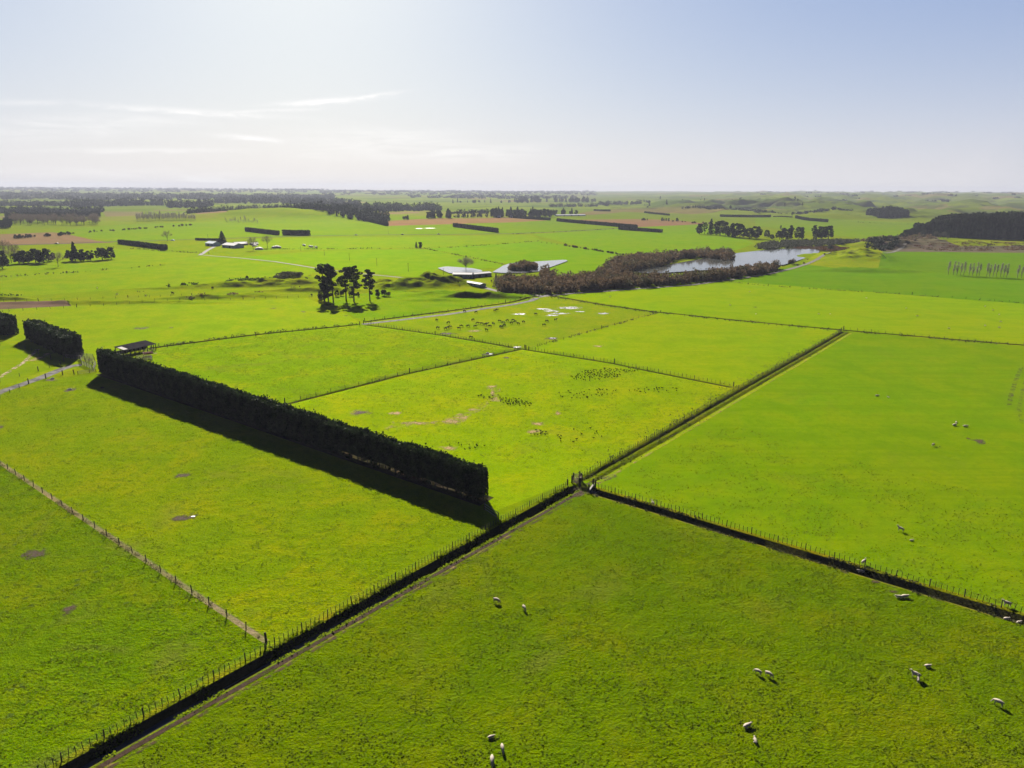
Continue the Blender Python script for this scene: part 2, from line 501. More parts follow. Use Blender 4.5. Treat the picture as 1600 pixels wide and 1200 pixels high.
field([(400, 373), (660, 370), (830, 367), (850, 377), (665, 387), (400, 392)], (.125, .180, .024, .3))
field([(830, 366), (990, 355), (1100, 350), (1180, 380), (1150, 391), (1000, 398), (960, 398)], (.115, .185, .018, .3))
# around the farm track and the terraces
field([(0, 396), (170, 388), (330, 398), (500, 420), (480, 432), (300, 446), (100, 458), (0, 466)], (.125, .175, .022, .5))
field([(-40, 474), (100, 470), (112, 478), (-40, 488)], (.17, .115, .075, .2))
# main paddocks
P_L = [(-60, 486), (110, 478), (300, 473), (480, 466), (545, 492), (563, 505), (400, 522), (235, 544), (120, 575), (0, 614), (-120, 640)]
field(P_L, (.140, .186, .04, .45))
field([(-80, 560), (0, 535), (60, 545), (105, 566), (0, 606), (-120, 640)], (.125, .175, .022, .3))
field([(500, 466), (600, 455), (850, 461), (700, 487), (568, 503), (545, 490)], (.105, .165, .020, .5))
field([(235, 544), (563, 506), (820, 544), (445, 631), (240, 580)], (.134, .197, .010, .95))
field([(570, 505), (845, 463), (1030, 488), (822, 544)], (.136, .176, .045, .6))
field([(822, 545), (1030, 488), (1318, 517), (1148, 605)], (.150, .205, .014, .35))
field([(445, 631), (820, 545), (1146, 605), (893, 752), (770, 800), (745, 770)], (.155, .208, .010, .65))
field([(860, 461), (1110, 437), (1600, 475), (1760, 486), (1760, 552), (1600, 541), (1318, 517), (1030, 488)], (.150, .210, .008, .15))
field([(1110, 437), (1210, 422), (1300, 402), (1370, 394), (1600, 395), (1800, 400), (1800, 486), (1600, 475)], (.088, .160, .03, .1))
field([(1370, 393), (1660, 396), (1760, 440), (1500, 430), (1395, 418)], (.082, .150, .03, .1))
field([(1250, 412), (1300, 388), (1340, 377), (1380, 392), (1372, 420), (1310, 420)], (.150, .180, .030, .5))
field([(1330, 378), (1460, 365), (1470, 377), (1640, 375), (1700, 396), (1380, 393), (1362, 386)], (.15, .125, .065, .8))
field([(1450, 376), (1640, 372), (1680, 384), (1500, 386)], (.15, .17, .04, .6))
# foreground paddocks
FAn = [FA[0], FA[1]]
field([(-260, 640), (150, 583), (445, 690), (770, 800), (800, 810), (415, 1005), (0, 725), (-260, 560)], (.118, .160, .010, .75))
field([(-100, 660), (0, 725), (418, 1005), (84, 1198), (-400, 1500), (-600, 900)], (.084, .132, .006, .9))
field([(900, 757), (84, 1210), (-250, 1500), (900, 2400), (2600, 1500), (1760, 1014), (1600, 968), (925, 765)], (.077, .113, .006, .66))
field([(925, 763), (905, 752), (1318, 518), (1600, 541), (1760, 553), (2100, 800), (1760, 1010), (1600, 962)], (.112, .175, .006, .33))
# drain walls, mud strips, worn ground
def along(seg, a, b, col, u0=0, u1=0):
    p, q = ext(seg[0], seg[1], -u0, -u1)
    fw(strip([p, q], a, b, True), col)
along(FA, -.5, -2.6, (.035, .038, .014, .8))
along(FA, .5, -.45, (.12, .135, .05, .8))
along(FA, -2.6, -3.1, (.10, .11, .05, .7))
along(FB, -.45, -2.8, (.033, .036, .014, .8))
along(FB, .5, -.45, (.13, .13, .04, .8))
along(FB, -2.8, -3.4, (.12, .12, .05, .6))
along(FA2, .4, -3.4, (.085, .105, .030, .9))
along(FA2, -3.4, -5.0, (.14, .18, .045, .7))
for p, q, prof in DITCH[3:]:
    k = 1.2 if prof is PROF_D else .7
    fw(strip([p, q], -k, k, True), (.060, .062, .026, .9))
fw(strip([(0, 725 - 1), (415, 1003)], -.35, .55), (.24, .21, .085, .5))
fw(strip([(-60, 684), (0, 724)], -.35, .55), (.24, .21, .085, .5))

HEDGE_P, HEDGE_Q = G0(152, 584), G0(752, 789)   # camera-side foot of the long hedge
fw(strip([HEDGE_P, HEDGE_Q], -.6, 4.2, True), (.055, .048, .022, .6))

def inside(px, py, poly):
    poly = np.asarray(poly, float); n = len(poly)
    r = np.zeros(len(px), bool)
    j = n - 1
    for i in range(n):
        xi, yi = poly[i]; xj, yj = poly[j]
        c = ((yi > py) != (yj > py))
        with np.errstate(divide='ignore', invalid='ignore'):
            c &= px < (xj - xi) * (py - yi) / (yj - yi + 1e-12) + xi
        r ^= c; j = i
    return r

def build_ground():
    P, E = [], []
    def line(a, b, closed=False):
        L = float(np.hypot(*(b - a))); m = max(1, int(L / max(3.0, .03 * np.hypot(*((a + b) / 2)))))
        pts = [a + (b - a) * t for t in np.linspace(0, 1, m + 1)]
        i0 = len(P); P.extend(pts)
        E.extend((i0 + k, i0 + k + 1) for k in range(m))
    for poly, _ in FIELDS:
        for i in range(len(poly)): line(np.array(poly[i][:2]), np.array(poly[(i + 1) % len(poly)][:2]))
    for p, q, prof in DITCH:
        d = (q - p) / np.hypot(*(q - p)); n = np.array([-d[1], d[0]])
        for o, h in prof: line(p + n * o, q + n * o)
    P = [np.asarray(p) for p in P]
    # polar sheet of points, about one degree apart near, finer rings far off
    r = 34.0; rings = []
    while r < 12300:
        rings.append(r); r *= 1.035 if r < 1200 else 1.018
    pts = []
    for i, r in enumerate(rings):
        da = .016 if r < 1200 else .008
        a = np.arange(-1.15, 1.15, da) + (i % 2) * da * .5
        a = a + rng.uniform(-.25, .25, len(a)) * da
        rr = r * (1 + rng.uniform(-.25, .25, len(a)) * .02)
        pts.append(np.stack([rr * np.sin(a), rr * np.cos(a)], 1))
    for r in (20, 60, 150, 500, 1500, 4500, 12300):
        a = np.arange(1.15, 2 * math.pi - 1.15, .25)
        pts.append(np.stack([r * np.sin(a), r * np.cos(a)], 1))
    # dense points on the mounds
    for (cx, cy, sx, sy, h, rot, sh) in MOUND:
        st = max(min(sx, sy) / 5.0, 1.3) if sx < 100 else 14
        gx, gy = np.meshgrid(np.arange(-1.7 * sx, 1.7 * sx, st), np.arange(-1.7 * sy, 1.7 * sy, st))
        gx = gx.ravel() + rng.uniform(-.3, .3, gx.size) * st; gy = gy.ravel() + rng.uniform(-.3, .3, gy.size) * st
        c, s = math.cos(rot), math.sin(rot)
        pts.append(np.stack([cx + gx * c - gy * s, cy + gx * s + gy * c], 1))
    pts = np.concatenate(pts)
    allp = [Vector((float(a), float(b))) for a, b in P] + [Vector((float(a), float(b))) for a, b in pts]
    V, _, Fc, *_ = delaunay_2d_cdt(allp, E, [], 0, 1e-3, False)
    xy = np.array([(v.x, v.y) for v in V]); Fc = np.array([f for f in Fc if len(f) == 3])
    z = height(xy[:, 0].copy(), xy[:, 1].copy())
    me = np_mesh('ground', np.column_stack([xy, z]), tris=Fc, smooth=True)
    cx = xy[Fc].mean(1)
    def cv(c):
        r_, g_, b_, a_ = c
        return (r_ * .82, g_ * .785, b_ * .05, a_) if g_ > r_ * .98 else (r_ * .54, g_ * .50, b_ * .60, a_)
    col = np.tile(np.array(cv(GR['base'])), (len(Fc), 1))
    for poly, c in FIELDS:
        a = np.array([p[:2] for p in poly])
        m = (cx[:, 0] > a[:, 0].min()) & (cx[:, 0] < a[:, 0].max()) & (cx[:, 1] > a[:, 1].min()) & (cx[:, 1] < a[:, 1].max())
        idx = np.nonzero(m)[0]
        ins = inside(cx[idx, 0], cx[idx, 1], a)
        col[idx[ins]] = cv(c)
    at = me.color_attributes.new('field', 'FLOAT_COLOR', 'CORNER')
    at.data.foreach_set('color', np.repeat(col, 3, 0).astype(np.float32).ravel())
    return me

def ground_material():
    m, t, o = new_mat('pasture')
    g = t.node('ShaderNodeNewGeometry'); P = g.outputs['Position']
    at = t.node('ShaderNodeAttribute'); at.attribute_name = 'field'
    colr, rough = at.outputs['Color'], at.outputs['Alpha']
    sp = t.node('ShaderNodeSeparateXYZ'); t.put(sp.inputs[0], P)
    dist = t.node('ShaderNodeVectorMath', operation='LENGTH'); t.put(dist.inputs[0], P)
    far = t.ramp(dist.outputs['Value'], 900, 2600)
    # patches of many sizes
    n1 = t.noise(P, .012, 4, .6); n2 = t.noise(P, .07, 5, .65, .4); n3 = t.noise(P, .5, 5, .7); n4 = t.noise(P, 2.6, 3, .65)
    c = t.mix(t.ramp(n1, .40, .60, 0, .7), colr, t.mix(1.0, colr, (.80, 1.04, .85), 'MULTIPLY'))
    c = t.mix(t.math('MULTIPLY', t.ramp(n2, .50, .62), t.math('ADD', t.math('MULTIPLY', rough, .7), .12)), c, t.mix(1.0, colr, (1.34, 1.05, 2.2), 'MULTIPLY'))
    c = t.mix(t.math('MULTIPLY', t.ramp(n2, .5, .38), .5), c, t.mix(1.0, colr, (.60, .84, .8), 'MULTIPLY'))
    # tufts
    tuft = t.math('MULTIPLY', t.ramp(n3, .49, .60), t.math('ADD', t.math('MULTIPLY', rough, .80), .10))
    c = t.mix(tuft, c, t.mix(1.0, colr, (.60, .76, .7), 'MULTIPLY'))
    c = t.mix(t.math('MULTIPLY', t.ramp(n4, .52, .62), t.math('MULTIPLY', rough, .6)), c, t.mix(1.0, colr, (1.5, 1.3, 2.5), 'MULTIPLY'))
    c = t.mix(t.math('MULTIPLY', t.ramp(n4, .47, .37), t.math('MULTIPLY', rough, .7)), c, t.mix(1.0, colr, (.60, .70, .7), 'MULTIPLY'))
    n6 = t.noise(t.mapping(P, (1, 1, 1), (0, 0, .7), (31, 7, 0)), .045, 6, .7, .8)
    c = t.mix(t.math('MULTIPLY', t.ramp(n6, .56, .68), t.math('ADD', t.math('MULTIPLY', rough, .75), 0)), c, t.mix(.5, colr, (.085, .075, .022)))
    # sown fields: faint drill lines along the long drain
    ln = t.noise(t.mapping(P, (.012, .42, 1), (0, 0, math.radians(-51))), 1.0, 3, .6)
    c = t.mix(t.math('MULTIPLY', t.ramp(ln, .48, .58), t.ramp(rough, .40, .33, 0, .45)), c, t.mix(1.0, colr, (.76, .86, .8), 'MULTIPLY'))
    # scattered dark weeds in the rough paddocks
    vo = t.node('ShaderNodeTexVoronoi'); vo.inputs['Scale'].default_value = .42; t.put(vo.inputs['Vector'], P)
    wd = t.math('MULTIPLY', t.ramp(vo.outputs['Distance'], .22, .12), t.ramp(n2, .48, .56))
    c = t.mix(t.math('MULTIPLY', wd, t.ramp(rough, .6, .9, 0, .75)), c, (.030, .050, .012))
    # patchwork of far paddocks
    vf = t.node('ShaderNodeTexVoronoi'); vf.inputs['Scale'].default_value = 1.0; vf.distance = 'CHEBYCHEV'
    t.put(vf.inputs['Vector'], t.mapping(P, (.0042, .0026, 0), (0, 0, .5)))
    hs = t.node('ShaderNodeSeparateColor'); t.put(hs.inputs[0], vf.outputs['Color'])
    patch = t.mix(t.ramp(hs.outputs[0], .1, .9), (.040, .060, .016), (.085, .105, .012))
    patch = t.mix(t.ramp(hs.outputs[1], .86, .88, 0, .8), patch, (.11, .075, .045))
    patch = t.mix(t.ramp(n1, .5, .7, 0, .6), patch, (.028, .034, .016))
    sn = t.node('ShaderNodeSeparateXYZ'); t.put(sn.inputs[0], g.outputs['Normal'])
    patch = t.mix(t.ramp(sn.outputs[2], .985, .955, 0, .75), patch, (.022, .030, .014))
    c = t.mix(t.math('MULTIPLY', far, .85), c, patch)
    n5 = t.noise(P, 6.5, 2, .6)
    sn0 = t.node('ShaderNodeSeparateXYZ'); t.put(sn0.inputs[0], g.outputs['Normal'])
    c = t.mix(t.math('MULTIPLY', t.ramp(sn0.outputs[2], .975, .91, 0, .6), t.ramp(n3, .3, .5, .5, 1)), c, (.038, .036, .018))  # steep faces coloured darker: rank growth, with the banks' shadow sides painted in
    bh = t.math('ADD', t.math('ADD', t.math('MULTIPLY', n3, .8), t.math('MULTIPLY', n4, .42)), t.math('MULTIPLY', n5, .12))
    bp = t.node('ShaderNodeBump'); t.put(bp.inputs['Height'], bh)
    t.put(bp.inputs['Strength'], t.math('MULTIPLY', t.math('ADD', t.math('MULTIPLY', rough, .6), .25), t.ramp(dist.outputs['Value'], 900, 200, .15, 1)))
    bp.inputs['Distance'].default_value = 1.0
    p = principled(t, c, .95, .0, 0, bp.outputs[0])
    # grass blades lit from behind pass light on towards the viewer
    gl = t.node('ShaderNodeBsdfGlossy'); gl.inputs['Roughness'].default_value = .75
    t.put(gl.inputs[0], t.mix(1.0, c, (2.2, 2.4, .9), 'MULTIPLY')); t.put(gl.inputs['Normal'], bp.outputs[0])
    mx = t.node('ShaderNodeMixShader'); mx.inputs[0].default_value = .08
    t.l.new(p.outputs[0], mx.inputs[1]); t.l.new(gl.outputs[0], mx.inputs[2])
    t.l.new(mx.outputs[0], o.inputs[0])
    return m
M_GROUND = ground_material()
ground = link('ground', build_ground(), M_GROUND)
tag(ground, kind='structure')
#@@PART2

# ------------------------------------------------------------------ roads, tracks, water, worn patches
def ribbon(name, pxs, w, mat, dz=.03, jitter=0., step=None, world=False):
    g = [np.array(p[:2]) for p in pxs] if world else GP(pxs)
    out = [g[0]]
    for a, b in zip(g[:-1], g[1:]):
        L = np.hypot(*(b - a)); m = max(1, int(L / (step or max(3, .02 * np.hypot(*a)))))
        out += [a + (b - a) * t for t in np.linspace(0, 1, m + 1)[1:]]
    g = np.array(out); d = np.gradient(g, axis=0); d /= np.hypot(d[:, 0], d[:, 1])[:, None]
    n = np.stack([-d[:, 1], d[:, 0]], 1)
    u = np.concatenate([[0], np.cumsum(np.hypot(*(g[1:] - g[:-1]).T))])
    K = 5
    V = []
    for k in range(K):
        f = k / (K - 1) - .5
        off = f * w * (1 + jitter * (fbm(u / 6 + k * (k in (0, K - 1)) * 9.1, u * 0 + f, 3, 77) - .5) * 2)
        q = g + n * off[:, None]
        V.append(np.column_stack([q, height(q[:, 0].copy(), q[:, 1].copy()) + dz]))
    V = np.stack(V, 1).reshape(-1, 3)
    N = len(g)
    Q = [[i * K + k, (i + 1) * K + k, (i + 1) * K + k + 1, i * K + k + 1] for i in range(N - 1) for k in range(K - 1)]
    me = np_mesh(name, V, Q, smooth=True)
    return link(name, me, mat)
M_ROAD = simple('asphalt', (.085, .08, .075), .95, .2, .3, .0)
M_GRAVEL = simple('pale_gravel', (.11, .10, .078), .9, .25, .5, .1)
M_WETTRACK = simple('wet_track', (.12, .112, .10), .9, .45, .35, .05)
def water_material(name, col, rough, ior):
    m, t, o = new_mat(name)
    g = t.node('ShaderNodeNewGeometry')
    n = t.noise(g.outputs['Position'], .9, 3, .5)
    b = t.node('ShaderNodeBump'); b.inputs['Distance'].default_value = .012; t.put(b.inputs['Height'], n)
    p = principled(t, col, rough, .5, 0, b.outputs[0])
    p.inputs['IOR'].default_value = ior
    t.l.new(p.outputs[0], o.inputs[0])
    return m
M_WATER = water_material('still_water', (.05, .055, .05), .08, 1.38)
M_SHALLOW = water_material('shallow_silty_water', (.15, .155, .16), .14, 1.6)
def patch_material(name, c1, c2, rough=.95, wet=0., soft=0.):
    m, t, o = new_mat(name)
    g = t.node('ShaderNodeNewGeometry'); P = g.outputs['Position']
    at = t.node('ShaderNodeAttribute'); at.attribute_name = 'fade'
    n = t.noise(P, .45, 5, .68)
    n2 = t.noise(P, 1.7, 4, .7)
    c = t.mix(t.ramp(n2, .35, .65), c1, c2)
    p = principled(t, c, rough, .35 if wet else .08)
    if wet:
        t.put(p.inputs['Roughness'], t.ramp(n, .42, .62, .08, .8)); p.inputs['Specular IOR Level'].default_value = wet
    tr = t.node('ShaderNodeBsdfTransparent')
    a = t.math('ADD', at.outputs['Fac'], t.math('MULTIPLY', t.math('SUBTRACT', n, .5), 2.4))
    a = t.math('ADD', a, t.math('MULTIPLY', t.math('SUBTRACT', n2, .5), .7))
    a = t.ramp(a, .42 - soft * .2, .66 + soft * .8, 0, 1 - soft * .3)
    mx = t.node('ShaderNodeMixShader'); t.put(mx.inputs[0], a)
    t.l.new(tr.outputs[0], mx.inputs[1]); t.l.new(p.outputs[0], mx.inputs[2])
    t.l.new(mx.outputs[0], o.inputs[0])
    return m
M_MUD = patch_material('trodden_mud', (.030, .020, .011), (.062, .041, .025), soft=.2)
M_TRACKMUD = patch_material('red_brown_mud', (.024, .013, .008), (.052, .029, .019), soft=.3)
M_DRY = patch_material('bare_dry_ground', (.20, .15, .038), (.30, .20, .085), soft=.4)
M_PUD = patch_material('puddle_water', (.09, .085, .075), (.14, .13, .11), .06, .55)
def blob(name, x, y, rx, ry, mat, rot=0., dz=.02, kind='structure'):
    K, R = 28, 6
    V = [[x, y, 0]]; fade = [1.0]
    for r in range(1, R + 1):
        for k in range(K):
            a = 2 * math.pi * k / K
            X, Y = math.cos(a) * rx * r / R * 1.25, math.sin(a) * ry * r / R * 1.25
            V.append([x + X * math.cos(rot) - Y * math.sin(rot), y + X * math.sin(rot) + Y * math.cos(rot), 0]); fade.append(1 - r / R)
    V = np.array(V, float); V[:, 2] = height(V[:, 0].copy(), V[:, 1].copy()) + dz
    T_ = [[0, 1 + k, 1 + (k + 1) % K] for k in range(K)]
    Q = [[1 + r * K + k, 1 + (r + 1) * K + k, 1 + (r + 1) * K + (k + 1) % K, 1 + r * K + (k + 1) % K] for r in range(R - 1) for k in range(K)]
    me = np_mesh(name, V, Q, T_, smooth=True)
    at = me.attributes.new('fade', 'FLOAT', 'POINT'); at.data.foreach_set('value', np.array(fade, np.float32))
    o = link(name, me, mat); tag(o, kind=kind)
    return o
def blob_px(name, px, py, wpx, hpx, mat, dz=.02):
    a = G0(px - wpx / 2, py); b = G0(px + wpx / 2, py); c = G0(px, py - hpx / 2); d = G0(px, py + hpx / 2)
    m = G0(px, py)
    return blob(name, m[0], m[1], np.hypot(*(b - a)) / 2, np.hypot(*(c - d)) / 2, mat, 0., dz)
S = 'structure'
tag(ribbon('road', [(-220, 390), (0, 383.5), (90, 381), (180, 377.5), (262, 375.5), (400, 371), (500, 368.3), (600, 367), (700, 366.3), (800, 365), (880, 362), (975, 356.5)], 8, M_ROAD, .12, .1), kind=S)
tag(ribbon('track', [(-120, 668), (-40, 632), (0, 613), (60, 592), (96, 577), (112, 572), (128, 570)], 3.6, M_WETTRACK, .04, .2), kind=S)
tag(ribbon('track', [(566, 507), (620, 501), (700, 491), (760, 482), (800, 476.5), (830, 470), (846, 463.5), (862, 459)], 3.6, M_WETTRACK, .05, .25), kind=S)
tag(ribbon('track', [(846, 463.5), (900, 458), (960, 454.3), (1000, 451), (1080, 445.5), (1150, 436), (1200, 428.5), (1232, 421), (1258, 413.5), (1290, 402.5), (1310, 394)], 4.0, M_GRAVEL, .10, .15), kind=S)
tag(ribbon('track', [(846, 462.5), (810, 460), (780, 455.5), (760, 451), (744, 445), (725, 441), (700, 440)], 4.4, M_GRAVEL, .12, .3), kind=S)
tag(ribbon('track', [(312, 399), (324, 391), (338, 384), (348, 381.5)], 4, M_GRAVEL, .10, .15), kind=S)
tag(ribbon('track', [(318, 399), (372, 403), (430, 409), (492, 419), (560, 427), (620, 433), (660, 438), (700, 440)], 2.6, M_GRAVEL, .12, .35), kind=S)
tag(ribbon('track', [(1424, 398 - 16), (1395, 394), (1370, 398)], 4, M_GRAVEL, .12, .3), kind=S)
tag(ribbon('path', [(60, 545), (48, 556), (38, 566), (0, 590), (-60, 612)], 1.6, patch_material('dry_path', (.2, .15, .08), (.26, .2, .1)), .03, .3), kind=S)
bpy.data.objects['path'].data.attributes.new('fade', 'FLOAT', 'POINT').data.foreach_set('value', np.full(len(bpy.data.objects['path'].data.vertices), .55, np.float32))

def faded(o, v):
    me = o.data; me.attributes.new('fade', 'FLOAT', 'POINT').data.foreach_set('value', np.full(len(me.vertices), v, np.float32)); return tag(o, kind=S)
def off_line(seg, off, a=0, b=0):
    p, q = ext(seg[0], seg[1], -a, -b); d = (q - p) / np.hypot(*(q - p)); n = np.array([-d[1], d[0]]); return [p + n * off, q + n * off]
faded(ribbon('mud', off_line(FA, -3.75), .75, M_TRACKMUD, .03, .35, 1.5, True), .95)
faded(ribbon('mud', off_line(FA, -4.75, 5, 5), .6, M_TRACKMUD, .03, .45, 1.5, True), .50)
faded(ribbon('mud', off_line(FA, -4.4, 0, 20), .9, M_DRY, .025, .6, 1.5, True), .36)
faded(ribbon('mud', off_line(FB, -3.6), .7, M_MUD, .03, .6, 1.5, True), .30)
faded(ribbon('mud', off_line(FA2, -4.7), .9, M_DRY, .03, .5, 2, True), .34)
faded(ribbon('mud', [(1596, 574), (1588, 592), (1580, 618), (1577, 634)], 1.3, M_MUD, .03, .3, 2), .42)
faded(ribbon('mud', [(1606, 585), (1597, 612), (1592, 640), (1597, 662)], 1.0, M_MUD, .03, .3, 2), .38)
faded(ribbon('mud', [(600, 668), (650, 662), (705, 660), (745, 640), (770, 622), (776, 606)], 2.6, M_DRY, .025, .4, 2), .36)
faded(ribbon('mud', [(895, 770), (905, 762), (925, 756), (960, 742)], 2.2, M_MUD, .03, .4, 1.5), .48)
def poly_sheet(name, pxs, mat, z=None, dz=.06):
    g = GP(pxs)
    # smooth outline by chaikin cutting
    g = [np.array(p) for p in g]
    for _ in range(2):
        n = len(g); h = []
        for i in range(n):
            a, b = g[i], g[(i + 1) % n]; h += [a * .75 + b * .25, a * .25 + b * .75]
        g = h
    for _ in range(2):
        g = [q for i in range(len(g)) for q in (g[i], (g[i] + g[(i + 1) % len(g)]) / 2)]
    ga_ = np.array(g); cm_ = ga_.mean(0); wv = fbm(ga_[:, 0] / 9, ga_[:, 1] / 9, 3, 91) - .45; wv2 = fbm(ga_[:, 0] / 9 + 50, ga_[:, 1] / 9, 3, 92) - .45
    g = list(ga_ + np.column_stack([wv * 13, wv2 * 16]))
    zz = z if z is not None else max(gz(*p) for p in g[::3]) + dz
    allp = [Vector((float(a), float(b))) for a, b in g]
    V, _, Fc, *_ = delaunay_2d_cdt(allp, [(i, (i + 1) % len(g)) for i in range(len(g))], [], 1, 1e-3, False)
    V = np.array([(v.x, v.y, zz) for v in V]); Fc = np.array([f for f in Fc if len(f) == 3])
    a = V[Fc]; ar = np.cross(a[:, 1] - a[:, 0], a[:, 2] - a[:, 0])[:, 2]
    Fc[ar < 0] = Fc[ar < 0][:, ::-1]
    return tag(link(name, np_mesh(name, V, tris=Fc), mat), kind=S)
poly_sheet('lake_water', [(1134, 400), (1160, 396), (1200, 392.3), (1240, 388.5), (1265, 388), (1282, 390), (1280, 395), (1262, 402.5), (1240, 410), (1212, 415), (1180, 417), (1120, 421), (1060, 426), (1000, 428), (990, 426), (1002, 423), (1050, 421.5), (1090, 420.5), (1118, 418), (1135, 414), (1146, 408)], M_WATER, .75)
poly_sheet('pond_water', [(683, 421), (690, 418), (706, 417), (724, 419.5), (736, 420), (752, 423), (744, 427), (716, 428), (698, 425.5)], M_SHALLOW, .55)
poly_sheet('pond_water', [(768, 428), (782, 421), (786, 415.5), (800, 411.5), (830, 411.5), (862, 407.5), (884, 406.5), (880, 409), (866, 411.5), (856, 412.5), (850, 416.5), (838, 421), (836, 425), (815, 427)], M_SHALLOW, .55)
# ditch water: narrow ribbon on the bottom of the long drain
for seg, off, zz, t0, t1 in ((FA, -1.5, -.93, .17, .62), (FB, -1.55, -1.20, .01, 1.)):
    p, q = seg; d = (q - p) / np.hypot(*(q - p)); n = np.array([-d[1], d[0]]); L = np.hypot(*(q - p))
    V = []; u = np.arange(L * t0, L * t1, 2.0)
    for ui in u:
        w = .34 + .22 * math.sin(ui * .31) * math.sin(ui * .083 + 1)
        for sgn in (-1, 1): V.append([*(p + d * ui + n * (off + sgn * w)), zz])
    Q = [[2 * i, 2 * i + 2, 2 * i + 3, 2 * i + 1] for i in range(len(u) - 1)]
    V = np.array(V); V[:, 2] = zz
    Q = [q_[::-1] for q_ in Q]
    tag(link('ditch_water', np_mesh('ditch_water', V, Q), M_WATER), kind=S)
# puddles
for px, py, w, h in [(890, 481, 46, 5), (862, 486, 30, 4), (875, 490, 40, 3.5), (862, 493, 26, 3), (942, 490, 26, 3.4), (812, 491, 24, 3.5), (850, 483, 36, 3),
                     (864, 528, 12, 2.4), (808, 542, 14, 2.2), (766, 553, 8, 1.8), (655, 357, 16, 1.2), (672, 356.5, 24, 1.2),
                     (302, 807, 10, 2.6), (905, 487, 20, 2)]:
    blob_px('puddle', px, py, w, h, M_PUD, .045)
for px, py, w, h in [(108, 953, 34, 17), (53, 865, 52, 16), (290, 809, 52, 13), (286, 743, 30, 9), (562, 645, 34, 9), (109, 610, 26, 6), (160, 606, 10, 4),
                     (220, 513, 30, 3.5), (862, 529, 30, 5), (793, 559, 16, 3.4), (762, 553, 22, 5), (80, 594, 26, 4), (700, 521, 44, 4),
                     (1368, 909, 20, 6), (1396, 924, 22, 6), (905, 772, 34, 12), (1530, 689, 24, 10), (1512, 685, 12, 4), 
                     (1468, 698, 6, 3), (640, 1010, 8, 4), (428, 482, 14, 1.6), (474, 487, 14, 1.6), (542, 493, 10, 1.8), 
                     (0, 668, 14, 8), (1180, 480, 8, 1.6), (267, 512, 8, 1.3)]:
    blob_px('mud_patch', px, py, w, h, M_MUD, .03)
for px, py, w, h in [(720, 652, 34, 14), (705, 658, 50, 12), (560, 645, 44, 10), (775, 624, 24, 8), (768, 604, 20, 8), (742, 640, 26, 9), (936, 541, 22, 4), (742, 517, 30, 4),
                     (700, 700, 40, 9), (650, 661, 90, 6), (840, 662, 30, 7), (618, 646, 26, 8), (770, 612, 10, 14), (835, 674, 36, 8), (872, 645, 10, 8), (60, 560, 20, 12), (75, 553, 20, 8)]:
    blob_px('bare_patch', px, py, w, h, M_DRY, .026)

# ------------------------------------------------------------------ hedges
def hedge_parts(p, q, W, h0, h1, leaf=.34, dens=14., gap=False, rnd=1.2):
    """clipped shelterbelt from ground point p to q; camera-side foot on p-q, thickness W away from it"""
    p = np.array(p); q = np.array(q); L = float(np.hypot(*(q - p))); d = (q - p) / L; n = np.array([-d[1], d[0]])
    rs = np.random.default_rng(int(L * 10) + 3)
    N = int((2 * max(h0, h1) + W) * L * dens)
    u = rs.uniform(0, L, N)
    per = rs.uniform(0, 2 * h0 + W + .01, N)
    # cross-section with rounded shoulders; ends rounded too
    t = rs.uniform(0, math.pi, N); ex = .42
    cv = np.sign(np.cos(t)) * np.abs(np.cos(t)) ** ex; cz = np.abs(np.sin(t)) ** ex
    side = rs.random(N)
    sh = rs.random(N) < .55
    cv = np.where(sh, np.where(side < .5, -1, 1) * (1 - .12 * rs.random(N)), cv); cz = np.where(sh, rs.random(N) ** .8, cz)
    H = h0 + (h1 - h0) * u / L
    H = H * (1 + .10 * (fbm(u / 7, u * 0 + 3, 3, 5) - .5) + .05 * rs.normal(size=N) * (rs.random(N) < .3))
    H = H * (1 + .07 * (vnoise(u / 1.75, u * 0 + 8, 4) - .5) * np.clip(1.5 - abs(u / L - .5), 0, 1) + .10 * (rs.random(N) < .04) * rs.random(N))
    endd = np.minimum(u, L - u); er = np.clip(endd / (W * .5), .02, 1) ** .4
    depth = 1 - np.abs(rs.normal(size=N)) * .10
    wav = 1 + .18 * (fbm(u / 4, cz * 3, 3, 9) - .5)
    v = W / 2 * cv * depth * er * wav + W / 2
    z = H * (cz * (.97 + .03 * er)) * np.where(cz > .8, 1, depth)
    keep = np.ones(N, bool)
    if gap:
        g = fbm(u / 3.2, z / 2.2, 3, 15); g2 = fbm(u / 1.3, z / 1.1, 2, 19)
        near = np.clip((u / L - .45) / .4, 0, 1)
        keep = ~((g < .20 + .24 * near) & (z < 3.0) & (g2 < .56)) & ~((z < .7) & (rs.random(N) < .35))
        keep = np.where(u / L < .55, ~((g < .22) & (z < 2.2)), keep); keep &= z > .1
    P = np.column_stack([p[0] + d[0] * u + n[0] * v, p[1] + d[1] * u + n[1] * v, z])[keep]
    P[:, 2] += height(P[:, 0].copy(), P[:, 1].copy())
    return P, L, d, n
